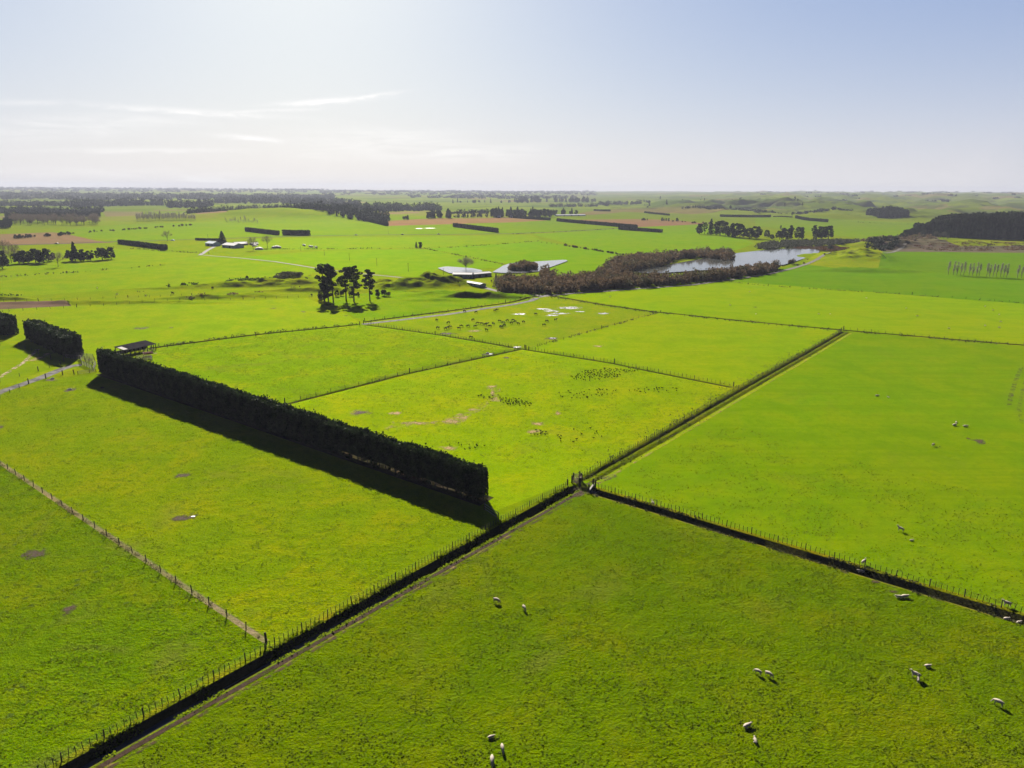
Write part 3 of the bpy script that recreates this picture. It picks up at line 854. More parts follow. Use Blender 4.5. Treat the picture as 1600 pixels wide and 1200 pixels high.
def hedge(name, label, p, q, W, h0, h1, leaf, dens, mat, gap=False, trunk=6., group=None):
    P, L, d, n = hedge_parts(p, q, W, h0, h1, leaf, dens, gap)
    o0 = np.array([p[0], p[1], gz(*p)])
    root = empty(name, o0)
    tag(root, label, 'hedge', group)
    b = MB(); b.leaves(P - o0, leaf, up=.6)
    f = b.build('foliage', mat, root)
    # dense inner boughs keep daylight out, as in a clipped belt
    c = MB(); K = max(6, int(L / 3)); u = np.linspace(W * .3, L - W * .3, K); lo = 1.15 if gap else .05
    V = []
    for i, ui in enumerate(u):
        H = (h0 + (h1 - h0) * ui / L) * (.90 if 0 < i < K - 1 else .7)
        wz = .34 if 0 < i < K - 1 else .2
        lo_i = (lo * (.4 + 1.2 * vnoise(np.array([ui / 5.]), np.array([.5]))[0]) if ui > L * .72 else .3) if gap else lo
        for vv, z in ((-wz, lo_i), (-wz * 1.1, H * .8), (-wz * .6, H), (wz * .6, H), (wz * 1.1, H * .8), (wz, lo_i)):
            q2 = np.array(p) + d * ui + n * (W / 2 + vv * W)
            V.append([q2[0], q2[1], gz(*q2) + z])
    Q = [[i * 6 + k, (i + 1) * 6 + k, (i + 1) * 6 + (k + 1) % 6, i * 6 + (k + 1) % 6] for i in range(K - 1) for k in range(6)]
    c.add(np.array(V) - o0, Q)
    e = (K - 1) * 6
    c.add(np.array(V[:6]) - o0, [[0, 1, 2, 3], [0, 3, 4, 5]]); c.add(np.array(V[e:]) - o0, [[0, 1, 2, 3], [0, 3, 4, 5]])
    c.build('inner_boughs', mat, root)
    if gap:
        rs = np.random.default_rng(5)
        tm = MB(); tm.tube([(0, 0, -.1), (.05, .03, 1.6), (.0, .1, 3.4)], [.17, .13, .08], 6); tmm = tm.mesh('trunk')
        for k, ui in enumerate(np.arange(1.2, L - 1, 1.75)):
            q2 = np.array(p) + d * (ui + rs.uniform(-.3, .3)) + n * (W / 2 + rs.uniform(-.4, .4))
            t_ = link('trunk', tmm, M_BARK, root); t_.location = Vector((q2[0], q2[1], gz(*q2))) - Vector(o0)
            t_.rotation_euler = (rs.uniform(-.12, .12), rs.uniform(-.12, .12), rs.uniform(0, 6)); t_.scale = (1, 1, rs.uniform(.8, 1.1))
    return root
hd = (HEDGE_Q - HEDGE_P) / np.hypot(*(HEDGE_Q - HEDGE_P))
hedge('hedge', 'long dark clipped conifer shelterbelt in the middle of the pasture, bare trunks at its foot', HEDGE_P, HEDGE_Q, 3.4, 8.3, 6.9, .42, 20, M_HEDGE, True)
hedge('hedge', 'shorter dark clipped hedge with rounded ends beside the track and stock yards', G0(36, 529), G0(106, 561), 6.5, 7.2, 7.6, .6, 9, M_HEDGE)
hedge('hedge', 'dark clipped hedge cut off by the left edge of the photo', G0(-120, 484), G0(7, 526), 6.5, 7.2, 7.6, .6, 7, M_HEDGE)
def top(px, py0, py1):  # height whose picture runs from py0 (top) to py1 (foot)
    g = G0(px, py1); lo, hi = 0., 60.; g0 = gz(*g)
    for _ in range(26):
        m = (lo + hi) / 2; c_ = CAM_INV @ Vector((g[0], g[1], m + g0))
        y = 600 - c_.y / -c_.z * F_PX
        if y > py0: lo = m
        else: hi = m
    return m
for k, (a, b, t0, lab) in enumerate([
        ((183, 381), (256, 390.5), 6.5, 'dark clipped hedge ending in a round bush just behind the track on the left'),
        ((382, 361.5), (432.5, 367.5), 6, 'first of two short dark hedges above the farmyard, its top sloping'),
        ((440, 367.5), (483.5, 368.2), 8, 'second of two short dark hedges above the farmyard, square ended'),
        ((562, 343.5), (603, 353), 5.5, 'dark hedge running away towards the ploughed field left of the main one'),
        ((707, 354.5), (775, 363.6), 6, 'dark hedge standing by the road below the long ploughed field'),
        ((869, 346), (993, 357), 4.6, 'longest far dark hedge along the edge of a ploughed field'),
        ((965, 359), (1033, 363.5), 4.6, 'dark hedge overlapping the end of the longest far hedge'),
        ((801, 340.5), (858, 344.5), 3.4, 'thin dark hedge at the corner of the big ploughed field'),
        ((1124, 338.5), (1203, 341.5), 4., 'far dark hedge left of the gap beyond the lake pines'),
        ((1207, 341), (1236, 342.6), 4., 'short far dark hedge between two gaps beyond the lake pines'),
        ((1241, 343), (1291, 347.5), 4.2, 'far dark hedge right of the gap beyond the lake pines'),
        ((1006, 334), (1044, 337.2), 3., 'low far hedge in front of the pink ploughed strip'),
        ((927, 329.5), (952, 331), 2.6, 'low far hedge on the skyline strip of bare soil'),
        ((304, 375.8), (345, 376.2), 3., 'low dark hedge behind the farm buildings'),
        ((1160, 333), (1230, 334.6), 2.0, 'lowest far hedge near the foot of the hill country'),
        ((8, 341), (158, 338.5), 8., 'long dark shelterbelt in front of the leafless plantation on the far left')]):
    p, q = G0(*a), G0(*b); h = top(*[(a[0] + b[0]) / 2, (a[1] + b[1]) / 2 - t0, (a[1] + b[1]) / 2])
    L = np.hypot(*(q - p))
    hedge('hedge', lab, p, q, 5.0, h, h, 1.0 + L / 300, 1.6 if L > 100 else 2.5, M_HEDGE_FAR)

# ------------------------------------------------------------------ trees
def ell(rs, n, c, r, shell=.55):
    v = rs.normal(size=(n, 3)); v /= np.linalg.norm(v, axis=1)[:, None]
    rad = (shell + (1 - shell) * rs.random(n)) ** .7
    return np.array(c) + v * rad[:, None] * np.array(r)
def tree_parts(kind, h, seed):
    rs = np.random.default_rng(seed); cr, tk = MB(), MB(); mc, mt = M_DARKTREE, M_BARK
    if kind == 'pine':
        lean = rs.normal(size=2) * .03 * h
        tk.tube([(0, 0, -.3), (lean[0] * .3, lean[1] * .3, h * .35), (lean[0] * .7, lean[1] * .7, h * .7), (lean[0], lean[1], h * .95)], [.022 * h, .017 * h, .011 * h, .004 * h])
        for i in range(24):
            f = .40 + .57 * (i / 23) ** .9; a = rs.uniform(0, 6.28); R = h * (.19 - .13 * max(0, f - .72) / .28) * rs.uniform(.3, 1.15)
            c = np.array([lean[0] * f + math.cos(a) * R, lean[1] * f + math.sin(a) * R, h * f + .02 * h])
            tk.tube([(lean[0] * f, lean[1] * f, h * (f - .05)), c], [.006 * h, .002 * h], 5)
            rr = h * rs.uniform(.045, .082); cr.leaves(ell(rs, 150, c, (rr * 1.25, rr * 1.25, rr * .55)), .026 * h, rs=rs)
        for i in range(4):
            f = rs.uniform(.2, .42); a = rs.uniform(0, 6.28); c = (math.cos(a) * h * .07, math.sin(a) * h * .07, h * f)
            tk.tube([(0, 0, h * f), c], [.005 * h, .002 * h], 5); cr.leaves(ell(rs, 70, c, (h * .05, h * .05, h * .04)), .028 * h, rs=rs)
        mc = M_PINE
    elif kind == 'leafypine':
        tk.tube([(0, 0, -.3), (.2, .1, h * .5), (.1, 0, h * .95)], [.024 * h, .017 * h, .005 * h])
        for i in range(22):
            f = .10 + .85 * i / 21; a = rs.uniform(0, 6.28); R = h * .10 * rs.uniform(.2, 1.3) * (1.5 if f > .55 else .9)
            rr = h * rs.uniform(.06, .10); cr.leaves(ell(rs, 140, (math.cos(a) * R, math.sin(a) * R, h * f), (rr * 1.2, rr * 1.2, rr * .75)), .032 * h, rs=rs)
        mc = M_PINE
    elif kind == 'dome':
        tk.tube([(0, 0, -.3), (.1, .1, h * .3), (0, 0, h * .6)], [.035 * h, .028 * h, .015 * h])
        for i in range(5):
            a = i * 1.26 + rs.uniform(-.3, .3); tk.tube([(0, 0, h * .22), (math.cos(a) * h * .2, math.sin(a) * h * .2, h * .55)], [.016 * h, .006 * h], 5)
        for i in range(26):
            a = rs.uniform(0, 6.28); f = rs.uniform(.13, .9); R = h * .34 * math.sqrt(max(.04, 1 - ((f - .45) / .52) ** 2)) * rs.uniform(.45, 1.05)
            rr = h * rs.uniform(.10, .16); cr.leaves(ell(rs, 90, (math.cos(a) * R, math.sin(a) * R, h * f), (rr, rr, rr * .7)), .055 * h, rs=rs)
    elif kind == 'cone':
        tk.tube([(0, 0, -.3), (0, 0, h * .95)], [.02 * h, .004 * h])
        for i in range(16):
            f = .08 + .88 * i / 15; R = h * .22 * (1 - f) ** .8
            for a in rs.uniform(0, 6.28, 3):
                cr.leaves(ell(rs, 26, (math.cos(a) * R * .7, math.sin(a) * R * .7, h * f), (R * .55 + .02 * h, R * .55 + .02 * h, h * .05)), .05 * h, rs=rs)
    elif kind == 'norfolk':
        tk.tube([(0, 0, -.3), (0, 0, h * .98)], [.02 * h, .004 * h])
        for i in range(12):
            f = .12 + .82 * i / 11; R = h * .40 * (1 - f) ** .65
            for a in np.arange(0, 6.28, 1.05) + i * .5:
                u_ = np.linspace(.1, 1, 26)[:, None]; c = np.hstack([math.cos(a) * R * u_, math.sin(a) * R * u_, h * f - .10 * h * u_ ** 2 + 0 * u_])
                cr.leaves(c + rs.normal(size=c.shape) * .008 * h, .045 * h, rs=rs)
    elif kind in ('bare', 'poplar', 'willow'):
        mc, mt = (M_POPLAR, M_PALEBARK) if kind == 'poplar' else (M_BARE, M_BARK)
        tk.tube([(0, 0, -.2), (.02 * h, 0, h * .3), (0, .02 * h, h * (.9 if kind == 'poplar' else .55))], [.018 * h, .013 * h, .004 * h])
        tips = []
        nb = 22 if kind != 'willow' else 34
        for i in range(nb):
            f = rs.uniform(.12, .85) if kind == 'poplar' else rs.uniform(.18, .5)
            a = rs.uniform(0, 6.28)
            if kind == 'poplar': rp = .085 * h * math.sin(math.pi * min(.93, .12 + f * .95)); e = np.array([math.cos(a) * rp, math.sin(a) * rp, h * min(1, f + .2)])
            else:
                th = rs.uniform(.15, 1.35); Rr = h * .5
                e = np.array([math.cos(a) * math.sin(th) * Rr, math.sin(a) * math.sin(th) * Rr, h * .42 + math.cos(th) * h * .55])
            s0 = np.array([0, 0, h * f]); m_ = (s0 + e) / 2 + rs.normal(size=3) * .02 * h
            tk.tube([s0, m_, e], [.006 * h, .004 * h, .0015 * h], 4); tips.append((s0, m_, e))
        C = []
        for s0, m_, e in tips:
            k_ = 26 if kind != 'willow' else 40
            u_ = rs.random((k_, 1)) ** .6
            C.append(m_ * (1 - u_) + e * u_ + rs.normal(size=(k_, 3)) * h * (.022 if kind == 'poplar' else .05))
        C = np.concatenate(C)
        a = rs.normal(size=C.shape) * .7; a[:, 2] += 1.2 if kind != 'willow' else .2; a /= np.linalg.norm(a, axis=1)[:, None]
        b_ = np.cross(a, rs.normal(size=C.shape)); b_ /= np.linalg.norm(b_, axis=1)[:, None]
        l_ = h * .055 * rs.uniform(.6, 1.4, len(C))[:, None]; w_ = h * (.0042 if kind != 'poplar' else .0024)
        V = np.stack([C - a * l_ - b_ * w_, C - a * l_ + b_ * w_, C + a * l_ + b_ * w_ * .5, C + a * l_ - b_ * w_ * .5], 1).reshape(-1, 3)
        cr.add(V, np.arange(len(V)).reshape(-1, 4))
    elif kind in ('bush', 'reedbush'):
        tk.tube([(0, 0, -.1), (0, 0, h * .4)], [.04 * h, .02 * h])
        for i in range(9):
            a = rs.uniform(0, 6.28); R = h * rs.uniform(0, .45); rr = h * rs.uniform(.28, .42)
            cr.leaves(ell(rs, 70, (math.cos(a) * R, math.sin(a) * R, h * rs.uniform(.3, .6)), (rr, rr, rr * .9)), .13 * h, rs=rs)
        mc = M_WILLOW if kind == 'bush' else M_GREYBUSH
    return cr, tk, mc, mt
PROTO = {}
def tree(kind, x, y, h, label, cat='tree', group=None, seed=0, name=None, z=None, crown_mat=None):
    name = name or {'pine': 'pine_tree', 'leafypine': 'pine_tree', 'dome': 'evergreen_tree', 'cone': 'conifer_tree', 'norfolk': 'conifer_tree',
                    'bare': 'bare_tree', 'poplar': 'poplar_tree', 'willow': 'willow_tree', 'bush': 'bush', 'reedbush': 'bush'}[kind]
    key = (kind, seed, crown_mat.name if crown_mat else '')
    if key not in PROTO:
        cr, tk, mc, mt = tree_parts(kind, 10.0, seed * 31 + 5)
        mc = crown_mat or mc
        cm = cr.mesh('crown'); cm.materials.append(mc); tm = tk.mesh('trunk', True); tm.materials.append(mt)
        PROTO[key] = (cm, tm)
    cm, tm = PROTO[key]
    zz = gz(x, y) if z is None else z
    r = empty(name, (x, y, zz), random.uniform(0, 6.28), h / 10.0)
    tag(r, label, cat, group)
    link('trunk', tm, None, r); link('crown', cm, None, r)
    return r
def tpx(kind, px, py, hpx, label, **k):
    g = G(px, py); h = top(px, py - hpx, py)
    return tree(kind, g[0], g[1], h, label, **k)
GP_ = 'tall open pines on the pasture'
for k, (px, py, hp, kind, lab) in enumerate([
        (507, 470, 57, 'leafypine', 'thickest of the tall pines, leafy down to the ground, leftmost of its group'),
        (521, 472, 56, 'pine', 'tall pine with bare slim trunk and open crown right of the leafy one'),
        (513, 468, 54, 'pine', 'tall pine pressed against the back of the leafy pine'),
        (541, 470, 52, 'pine', 'third tall pine from the left with a dark low crown'),
        (553, 471, 55, 'pine', 'tall pine with round top near the middle of the group'),
        (578, 470, 48, 'pine', 'tallest lone pine at the right end of the group, forked trunk')]):
    tpx(kind, px, py, hp, lab, group=GP_, seed=k + 1)
for k, (px, py, hp) in enumerate([(527, 463, 10), (534, 462, 9), (549, 463, 11), (590, 464, 12), (600, 462, 12), (607, 463, 9), (560, 463, 7), (500, 468, 10)]):
    tpx('dome', px, py, hp, 'small dark scrub tree standing among or beside the tall pines', group='scrub under the pines', seed=k % 3, name='scrub_tree')
# cluster on the left edge
GL = 'trees of the dark clump on the left edge'
for k, (px, py, hp, kind) in enumerate([(4, 413, 22, 'dome'), (18, 411, 26, 'bare'), (30, 412, 22, 'dome'), (44, 411, 20, 'dome'), (56, 410, 22, 'dome'), (69, 411, 27, 'dome'),
                                        (80, 408, 17, 'dome'), (-12, 414, 26, 'dome'), (8, 402, 28, 'bare'), (24, 405, 24, 'bare'), (131, 408, 18, 'dome'), (142, 407, 17, 'dome'), (37, 411, 20, 'dome'), (62, 411, 17, 'dome')]):
    tpx(kind, px, py, hp, 'bare twiggy tree showing above the dark clump on the left edge' if kind == 'bare' else 'rounded dark tree packed in the clump on the left edge', group=GL, seed=k % 4)
tpx('bare', 91, 417, 24, 'lone brownish small tree with visible trunk in front of the left clump')
tpx('dome', 4, 420, 24, 'dark tree on a bare trunk at the left edge, nearest of its clump', seed=1)
tpx('cone', 118, 407, 29, 'tallest pointed dark evergreen right of the left clump')
tpx('dome', 112, 408, 22, 'dark evergreen leaning on the pointed one, left side', seed=2)
tpx('dome', 126, 408, 20, 'dark evergreen leaning on the pointed one, right side', seed=3)
tpx('dome', 160, 406, 23, 'broad dark evergreen at the right end of the left group', seed=1)
tpx('dome', 174, 405, 19, 'wide low dark tree with spread limbs, rightmost of the left group', seed=0)
tpx('norfolk', 348, 381, 21, 'dark tiered conifer standing over the farm buildings')
tpx('bare', 262, 377, 17, 'bare tree behind the end of the dark hedge beside the road')
tpx('dome', 257, 391, 13, 'round dark bush at the end of the hedge beside the road', seed=2)
tpx('bare', 418, 387, 20, 'small bare tree standing beside the pale heaps')
tpx('bare', 396, 391, 21, 'thin bare tree right of the white farm sheds')
tpx('cone', 650.5, 387.5, 10, 'left one of the tiny pair of trees alone on the pasture')
tpx('dome', 657, 388, 10, 'right one of the tiny pair of trees alone on the pasture')
wt = tpx('willow', 728, 422, 20, 'large round leafless willow behind the long blue shed'); wt.scale = (wt.scale[0] * 1.5, wt.scale[0] * 1.5, wt.scale[2])
tpx('bush', 794, 436, 12, 'upright dark shrub left of the willow thicket')
tpx('cone', 775, 440, 13, 'slim dark cypress beside the willow thicket')
tpx('dome', 386 / 1, 435.5, 6, 'round dark bush on top of the terrace', seed=1, name='bush', cat='bush')
tpx('dome', 332, 450.5, 6, 'round dark bush at the foot of the terrace', seed=2, name='bush', cat='bush')
# pines by the lake
GK = 'dark pines beside the lake'
for k, (px, py, hp, kind) in enumerate([(1093, 366, 17, 'dome'), (1101, 366, 18, 'pine'), (1110, 367, 25, 'cone'), (1119, 367, 20, 'pine'), (1125, 368, 24, 'dome'), (1133, 369, 22, 'pine'),
                                        (1139, 370, 22, 'dome'), (1149, 371, 24, 'dome'), (1156, 371, 22, 'dome'), (1144, 369, 20, 'pine'), (1171, 373, 22, 'dome'), (1181, 373, 21, 'dome'), (1198, 371, 12, 'dome'),
                                        (1218, 374, 16, 'dome'), (1228, 374, 23, 'dome'), (1236, 374, 22, 'leafypine'), (1248, 374, 20, 'dome'), (1252, 373, 18, 'pine'), (1271, 373, 21, 'pine'), (1284, 373, 21, 'dome'), (1294, 373, 21, 'dome'), (1276, 374, 20, 'dome'), (1206, 374, 10, 'dome')]):
    tpx(kind, px, py, hp, 'dark rounded evergreen in the row of trees at the far side of the lake' if kind == 'dome' else 'open dark pine in the row of trees at the far side of the lake', group=GK, seed=k % 4)
# poplars
GPp = 'bare poplars in a row on the green crop'
for px in [1482, 1489, 1495, 1500.5, 1506, 1514, 1519.5, 1525, 1530, 1541, 1546.5, 1551.5, 1557, 1563, 1568, 1573, 1589, 1596, 1604, 1611]:
    f = (px - 1480) / 120; tpx('poplar', px + random.uniform(-.6, .6), 429 + f * 6, random.uniform(17.5, 21.5), 'slim leafless grey poplar in the row on the right-hand green crop', group=GPp, seed=int(px) % 3)
# plantation poplars on the far left
GQ = 'bare plantation poplars beyond the road'
for k in range(60):
    px = 214 + k * 1.55 + random.uniform(-.5, .5)
    tpx('poplar', px, 345.2 - k * .03 + random.uniform(-.3, .3), random.uniform(10, 15), 'leafless poplar in the long far row left of the hill', group=GQ, seed=k % 3)
for k in range(26):
    tpx('poplar', 352 + k * 2.0, 343 + random.uniform(-.5, .8), random.uniform(9, 14), 'leafless poplar of the row at the foot of the far hill', group='bare poplars at the foot of the hill', seed=k % 3)
for k in range(90):
    tpx('bare', 18 + random.uniform(0, 138), random.uniform(346, 352.5), random.uniform(11, 15), 'leafless tree of the greyish plantation on the far left', group='leafless plantation on the far left', seed=k % 3)
for k in range(14):
    tpx('dome', random.uniform(-10, 16), random.uniform(352, 357), random.uniform(12, 16), 'dark tree of the clump at the far left edge beyond the road', group='dark clump beyond the road', seed=k % 3)
# far belts of trees: individual trees where they can be told apart
def belt(x0, y0, x1, y1, n, h0, h1, label, group, kinds=('dome', 'dome', 'cone'), dy=.6):
    for k in range(n):
        f = random.random()
        tpx(random.choice(kinds), x0 + (x1 - x0) * f, y0 + (y1 - y0) * f + random.uniform(-dy, dy), random.uniform(h0, h1), label, group=group, seed=random.randrange(4))
belt(20, 373, 108, 367, 26, 4, 7, 'dark tree of the ragged row above the pale ploughed strip', 'ragged row above the ploughed strip', ('dome',))
belt(108, 366, 300, 352, 40, 2, 4, 'low dark scrub along the far field bank', 'scrub along the far bank', ('dome', 'bush'))
belt(655, 341, 703, 340.5, 16, 9, 15, 'dark tree of the clump behind the ploughed field', 'clump behind the ploughed field')
belt(628, 342, 642, 342, 4, 8, 10, 'dark tree of the small clump left behind the ploughed field', 'small clump behind the ploughed field')
belt(705, 340, 770, 339, 18, 3, 8, 'low dark tree of the hedgerow behind the ploughed field', 'hedgerow trees behind the ploughed field')
belt(770, 339.5, 860, 339, 36, 9, 17, 'dark tree of the shelter round the far white house', 'trees round the white house')
belt(855, 336, 900, 335, 14, 6, 11, 'dark tree beside the long low far shed', 'trees by the long far shed')
belt(700, 317, 830, 317, 16, 4, 7, 'small hazy tree of the far scattered rows', 'scattered far rows')
belt(800, 316, 845, 316, 18, 7, 11, 'hazy tree of the far clump over the white house', 'far hazy clump')
belt(850, 316, 930, 316, 26, 6, 10, 'hazy tree of the far row right of the clump', 'far hazy row')
belt(980, 319.5, 1015, 319, 12, 4, 7, 'dark tree of the far low clump on the rise', 'far clump on the rise')
belt(1030, 316.5, 1068, 316, 12, 3, 8, 'dark tree on the far rise left of the three umbrella pines', 'trees on the far rise')
belt(1084, 316.5, 1102, 317, 7, 7, 10, 'umbrella shaped far pine on the rise', 'umbrella pines on the rise', ('pine',))
belt(1134, 320, 1182, 321.5, 26, 6, 8.5, 'dark tree of the rounded far wood right of the umbrella pines', 'rounded far wood')
belt(1186, 322, 1200, 322, 5, 4, 6, 'small dark tree beside the rounded far wood', 'small trees by the rounded wood')
belt(1221, 323.5, 1254, 324, 12, 6, 8, 'flat topped far pine on the skyline of the hills', 'flat topped pines', ('pine',))
belt(1290, 336, 1303, 337, 4, 6, 10, 'dark tree in the hollow of the far banks', 'trees in the hollow')
belt(1330, 342, 1352, 342, 7, 4, 5, 'dark low tree left of the wooded knoll', 'low trees by the knoll')
belt(1000, 344.5, 1060, 346, 12, 2, 6, 'scraggy tree along the edge of the ploughed field', 'scraggy field-edge trees')
belt(1050, 346, 1110, 350.5, 10, 1.5, 4, 'low scrub along the field edge right of the ploughed soil', 'low field-edge scrub', ('bush',))
belt(845, 378.5, 878, 383, 4, 1, 1.8, 'tiny bush on the drain bank', 'bushes on the drain bank', ('bush',))
belt(882, 384, 975, 399, 46, 2.2, 4.2, 'low dark bush in the line beside the field drain', 'bush line beside the field drain', ('dome', 'bush'), .3)

# ------------------------------------------------------------------ woods, thickets and rank growth that nobody could count
def mass(name, label, poly, h, n_lump, leaf, per, mat, zbase=0, lump=(3, 5), cat='thicket', noise=.35, kind='stuff', core=True):
    """closed growth over a ground polygon: overlapping lumps of leaf clumps"""
    a = np.array([p[:2] for p in poly]); lo, hi = a.min(0), a.max(0); rs = np.random.default_rng(len(poly) * 7 + n_lump)
    P = []
    while sum(len(q) for q in P) < n_lump:
        c = rs.uniform(lo, hi, (n_lump * 2, 2)); P.append(c[inside(c[:, 0], c[:, 1], a)])
    P = np.concatenate(P)[:n_lump]; b = MB()
    z0 = height(P[:, 0].copy(), P[:, 1].copy())
    C = []
    for i in range(n_lump):
        r = rs.uniform(*lump); hh = h * (1 + noise * rs.uniform(-1, .8))
        c = ell(rs, per, (P[i, 0], P[i, 1], z0[i] + hh * .48), (r, r, hh * .52), .5); C.append(c[c[:, 2] > z0[i] + .1])
    b.leaves(np.concatenate(C), leaf, up=.4, rs=rs)
    if core:
        for i in range(n_lump):
            hh = h * .55; r = lump[0] * .5
            b.tube([(P[i, 0], P[i, 1], z0[i] - .2), (P[i, 0], P[i, 1], z0[i] + hh * .7), (P[i, 0], P[i, 1], z0[i] + hh)], [r, r * .9, r * .2], 6)
    o = b.build(name, mat)
    return tag(o, label, cat, kind=kind)
T1 = GP([(776, 457), (778, 445), (800, 442), (845, 444), (870, 442), (905, 438), (930, 436), (960, 435), (1000, 439), (1060, 438), (1130, 431), (1190, 421), (1214, 419), (1208, 426), (1150, 434), (1080, 443), (1000, 449), (900, 456), (850, 460)])
mass('willow_thicket', 'broad belt of leafless brown willow thicket along the gravel track', T1, 6.2, 620, .85, 90, M_WILLOW, lump=(2.2, 4.2))
T2 = GP([(930, 434), (942, 421), (960, 411), (1000, 404), (1050, 401), (1100, 396), (1140, 398), (1146, 404), (1136, 408), (1122, 406.5), (1102, 404), (1070, 403.5), (1052, 407), (1042, 415), (1000, 422), (985, 426), (960, 431)])
mass('willow_thicket', 'brown willow thicket curving round the head of the lake', T2, 6.5, 420, .95, 80, M_WILLOW, lump=(2.5, 4.8))
T3 = GP([(796, 421.5), (800, 418), (834, 417.5), (838, 421), (830, 424), (800, 424)])
mass('willow_thicket', 'oval brown willow clump standing in the pond', T3, 5.5, 50, .8, 120, M_WILLOW, lump=(2, 3.4))
T4 = GP([(842, 440), (850, 425), (862, 424), (868, 436)])
mass('willow_thicket', 'tall dark end of the willow growth beside the pond', T4, 6.0, 24, .8, 90, M_WILLOW, lump=(2, 3.5))
T5 = GP([(1182, 388), (1190, 381.5), (1230, 378), (1310, 376.5), (1345, 377.5), (1330, 384.5), (1290, 386), (1240, 387), (1200, 391)])
mass('reed_bed', 'low grey green scrub behind the lake', T5, 3.6, 220, 1.1, 50, M_GREYBUSH, lump=(3, 6), cat='scrub')
T6 = GP([(1235, 389.5), (1245, 386.5), (1300, 386), (1325, 388), (1300, 394), (1284, 394), (1276, 390)])
mass('reed_bed', 'rusty red reeds on the right shore of the lake', T6, 1.4, 160, .7, 50, M_REED, lump=(2, 4), cat='reeds', core=False)
for k, (px, py, wp, hp, m_) in enumerate([(1236, 412, 22, 9, 'bush'), (1205, 421, 12, 8, 'bush'), (1297, 390, 22, 8, 'reedbush'), (1310, 383, 24, 9, 'reedbush'), (1288, 398, 14, 5, 'bush'), (1322, 381, 20, 9, 'bush'), (1274, 402, 10, 3.5, 'bush'), (1262, 406, 8, 3, 'bush'), (1256, 412, 9, 3, 'bush'), (1246, 415, 7, 3, 'bush'), (1222, 416, 7, 3, 'bush')]):
    tpx(m_, px, py, hp, 'low round bush on the right shore of the lake', cat='bush', group='bushes on the lake shore', seed=k % 3)
T7 = GP([(1360, 384), (1345, 378), (1365, 372), (1400, 369), (1440, 366), (1465, 372), (1450, 378), (1420, 383), (1400, 386)])
mass('bank_scrub', 'dark mixed scrub on the rough bank below the forest', T7, 3.2, 120, 1.1, 40, M_WILLOW, lump=(3, 6), cat='scrub')
T8 = GP([(1352, 388), (1362, 379), (1385, 376), (1402, 381), (1400, 388), (1380, 392)])
mass('bank_scrub', 'blackish green scrub at the end of the lake bank', T8, 4.6, 90, 1.1, 50, M_DARKTREE, lump=(3, 5), cat='scrub')
for k, (px, py, hp) in enumerate([(1413, 371, 12), (1418, 370, 14), (1424, 369, 15), (1408, 373, 9), (1401, 375, 8), (1428, 368, 16)]):
    tpx('dome', px, py, hp, 'windswept dark tree on top of the rough bank', group='trees on the rough bank', seed=k % 3)
for k, (px, py, hp) in enumerate([(1462, 371, 10), (1474, 373, 11), (1468, 373, 9), (1480, 375, 8)]):
    tpx('willow', px, py, hp, 'pale bushy tree at the left foot of the dark forest', group='pale trees at the foot of the forest', seed=k % 2, crown_mat=M_GREYBUSH)
T9 = GP([(1420, 388), (1480, 383), (1640, 380), (1660, 390), (1480, 393)])
mass('rank_grass', 'brown tussocks and wet ground below the forest', T9, .9, 260, .8, 18, M_REED, lump=(2, 5), cat='grass', core=False)
# the gorse on the terrace
mass('gorse_scrub', 'yellow brown scrub patch on top of the left terrace', GP([(424, 437), (440, 431), (470, 430), (472, 435), (450, 437)]), 2.4, 60, .7, 40, M_RANK, lump=(1.5, 3), cat='scrub', core=False)

# conifer forest on the right and the wooded knoll
def forest(name, label, poly, h, n, hvar, mat, hf=None):
    a = np.array([p[:2] for p in poly]); lo, hi = a.min(0), a.max(0); rs = np.random.default_rng(n)
    b = MB(); k = 0; pts = []
    while k < n:
        c = rs.uniform(lo, hi)
        if not inside(np.array([c[0]]), np.array([c[1]]), a)[0]: continue
        if pts and k % 1 == 0 and np.min(np.hypot(*(np.array(pts) - c).T)) < 2.6: continue
        pts.append(c); k += 1
    for c in pts:
        z = gz(*c); hh = h * (1 + rs.uniform(-hvar, hvar)) * (hf(*c) if hf else 1); r = rs.uniform(3.0, 4.4)
        b.tube([(c[0], c[1], z), (c[0], c[1], z + hh * .80), (c[0], c[1], z + hh * .95)], [r * .8, r * .62, r * .1], 6)
        u = rs.random(110) ** .6; th = rs.uniform(0, 6.28, 110); R = r * (1.0 - .78 * np.clip((u - .55) / .45, 0, 1) ** 1.3) * rs.uniform(.75, 1.1, 110)
        b.leaves(np.column_stack([c[0] + np.cos(th) * R, c[1] + np.sin(th) * R, z + hh * u]), 1.7, up=.5, rs=rs)
    o = b.build(name, mat)
    return tag(o, label, 'forest', kind='stuff')
fb = GP([(1454, 370.5), (1500, 372), (1560, 373.5), (1700, 375)])
d2 = np.array([.25, 1.0]) * 85
forest('conifer_forest', 'dense dark conifer forest with a level top at the right edge', [fb[0] + [6, 22], fb[1] + [0, 2], fb[2], fb[3], fb[3] + d2, fb[2] + d2, fb[1] + d2, fb[0] + [20, 80]], 33, 560, .09, M_DARKTREE, lambda x, y: float(np.interp(x / y, [.590, .605, .625, .66, .74], [.48, .76, .86, .92, 1.0])))
kb = GP([(1372, 342.5), (1422, 342.5)])
forest('conifer_forest', 'small dark wood covering the rounded knoll left of the forest', [kb[0], kb[1], kb[1] + [20, 130], kb[0] + [35, 130]], 15, 260, .12, M_DARKTREE)

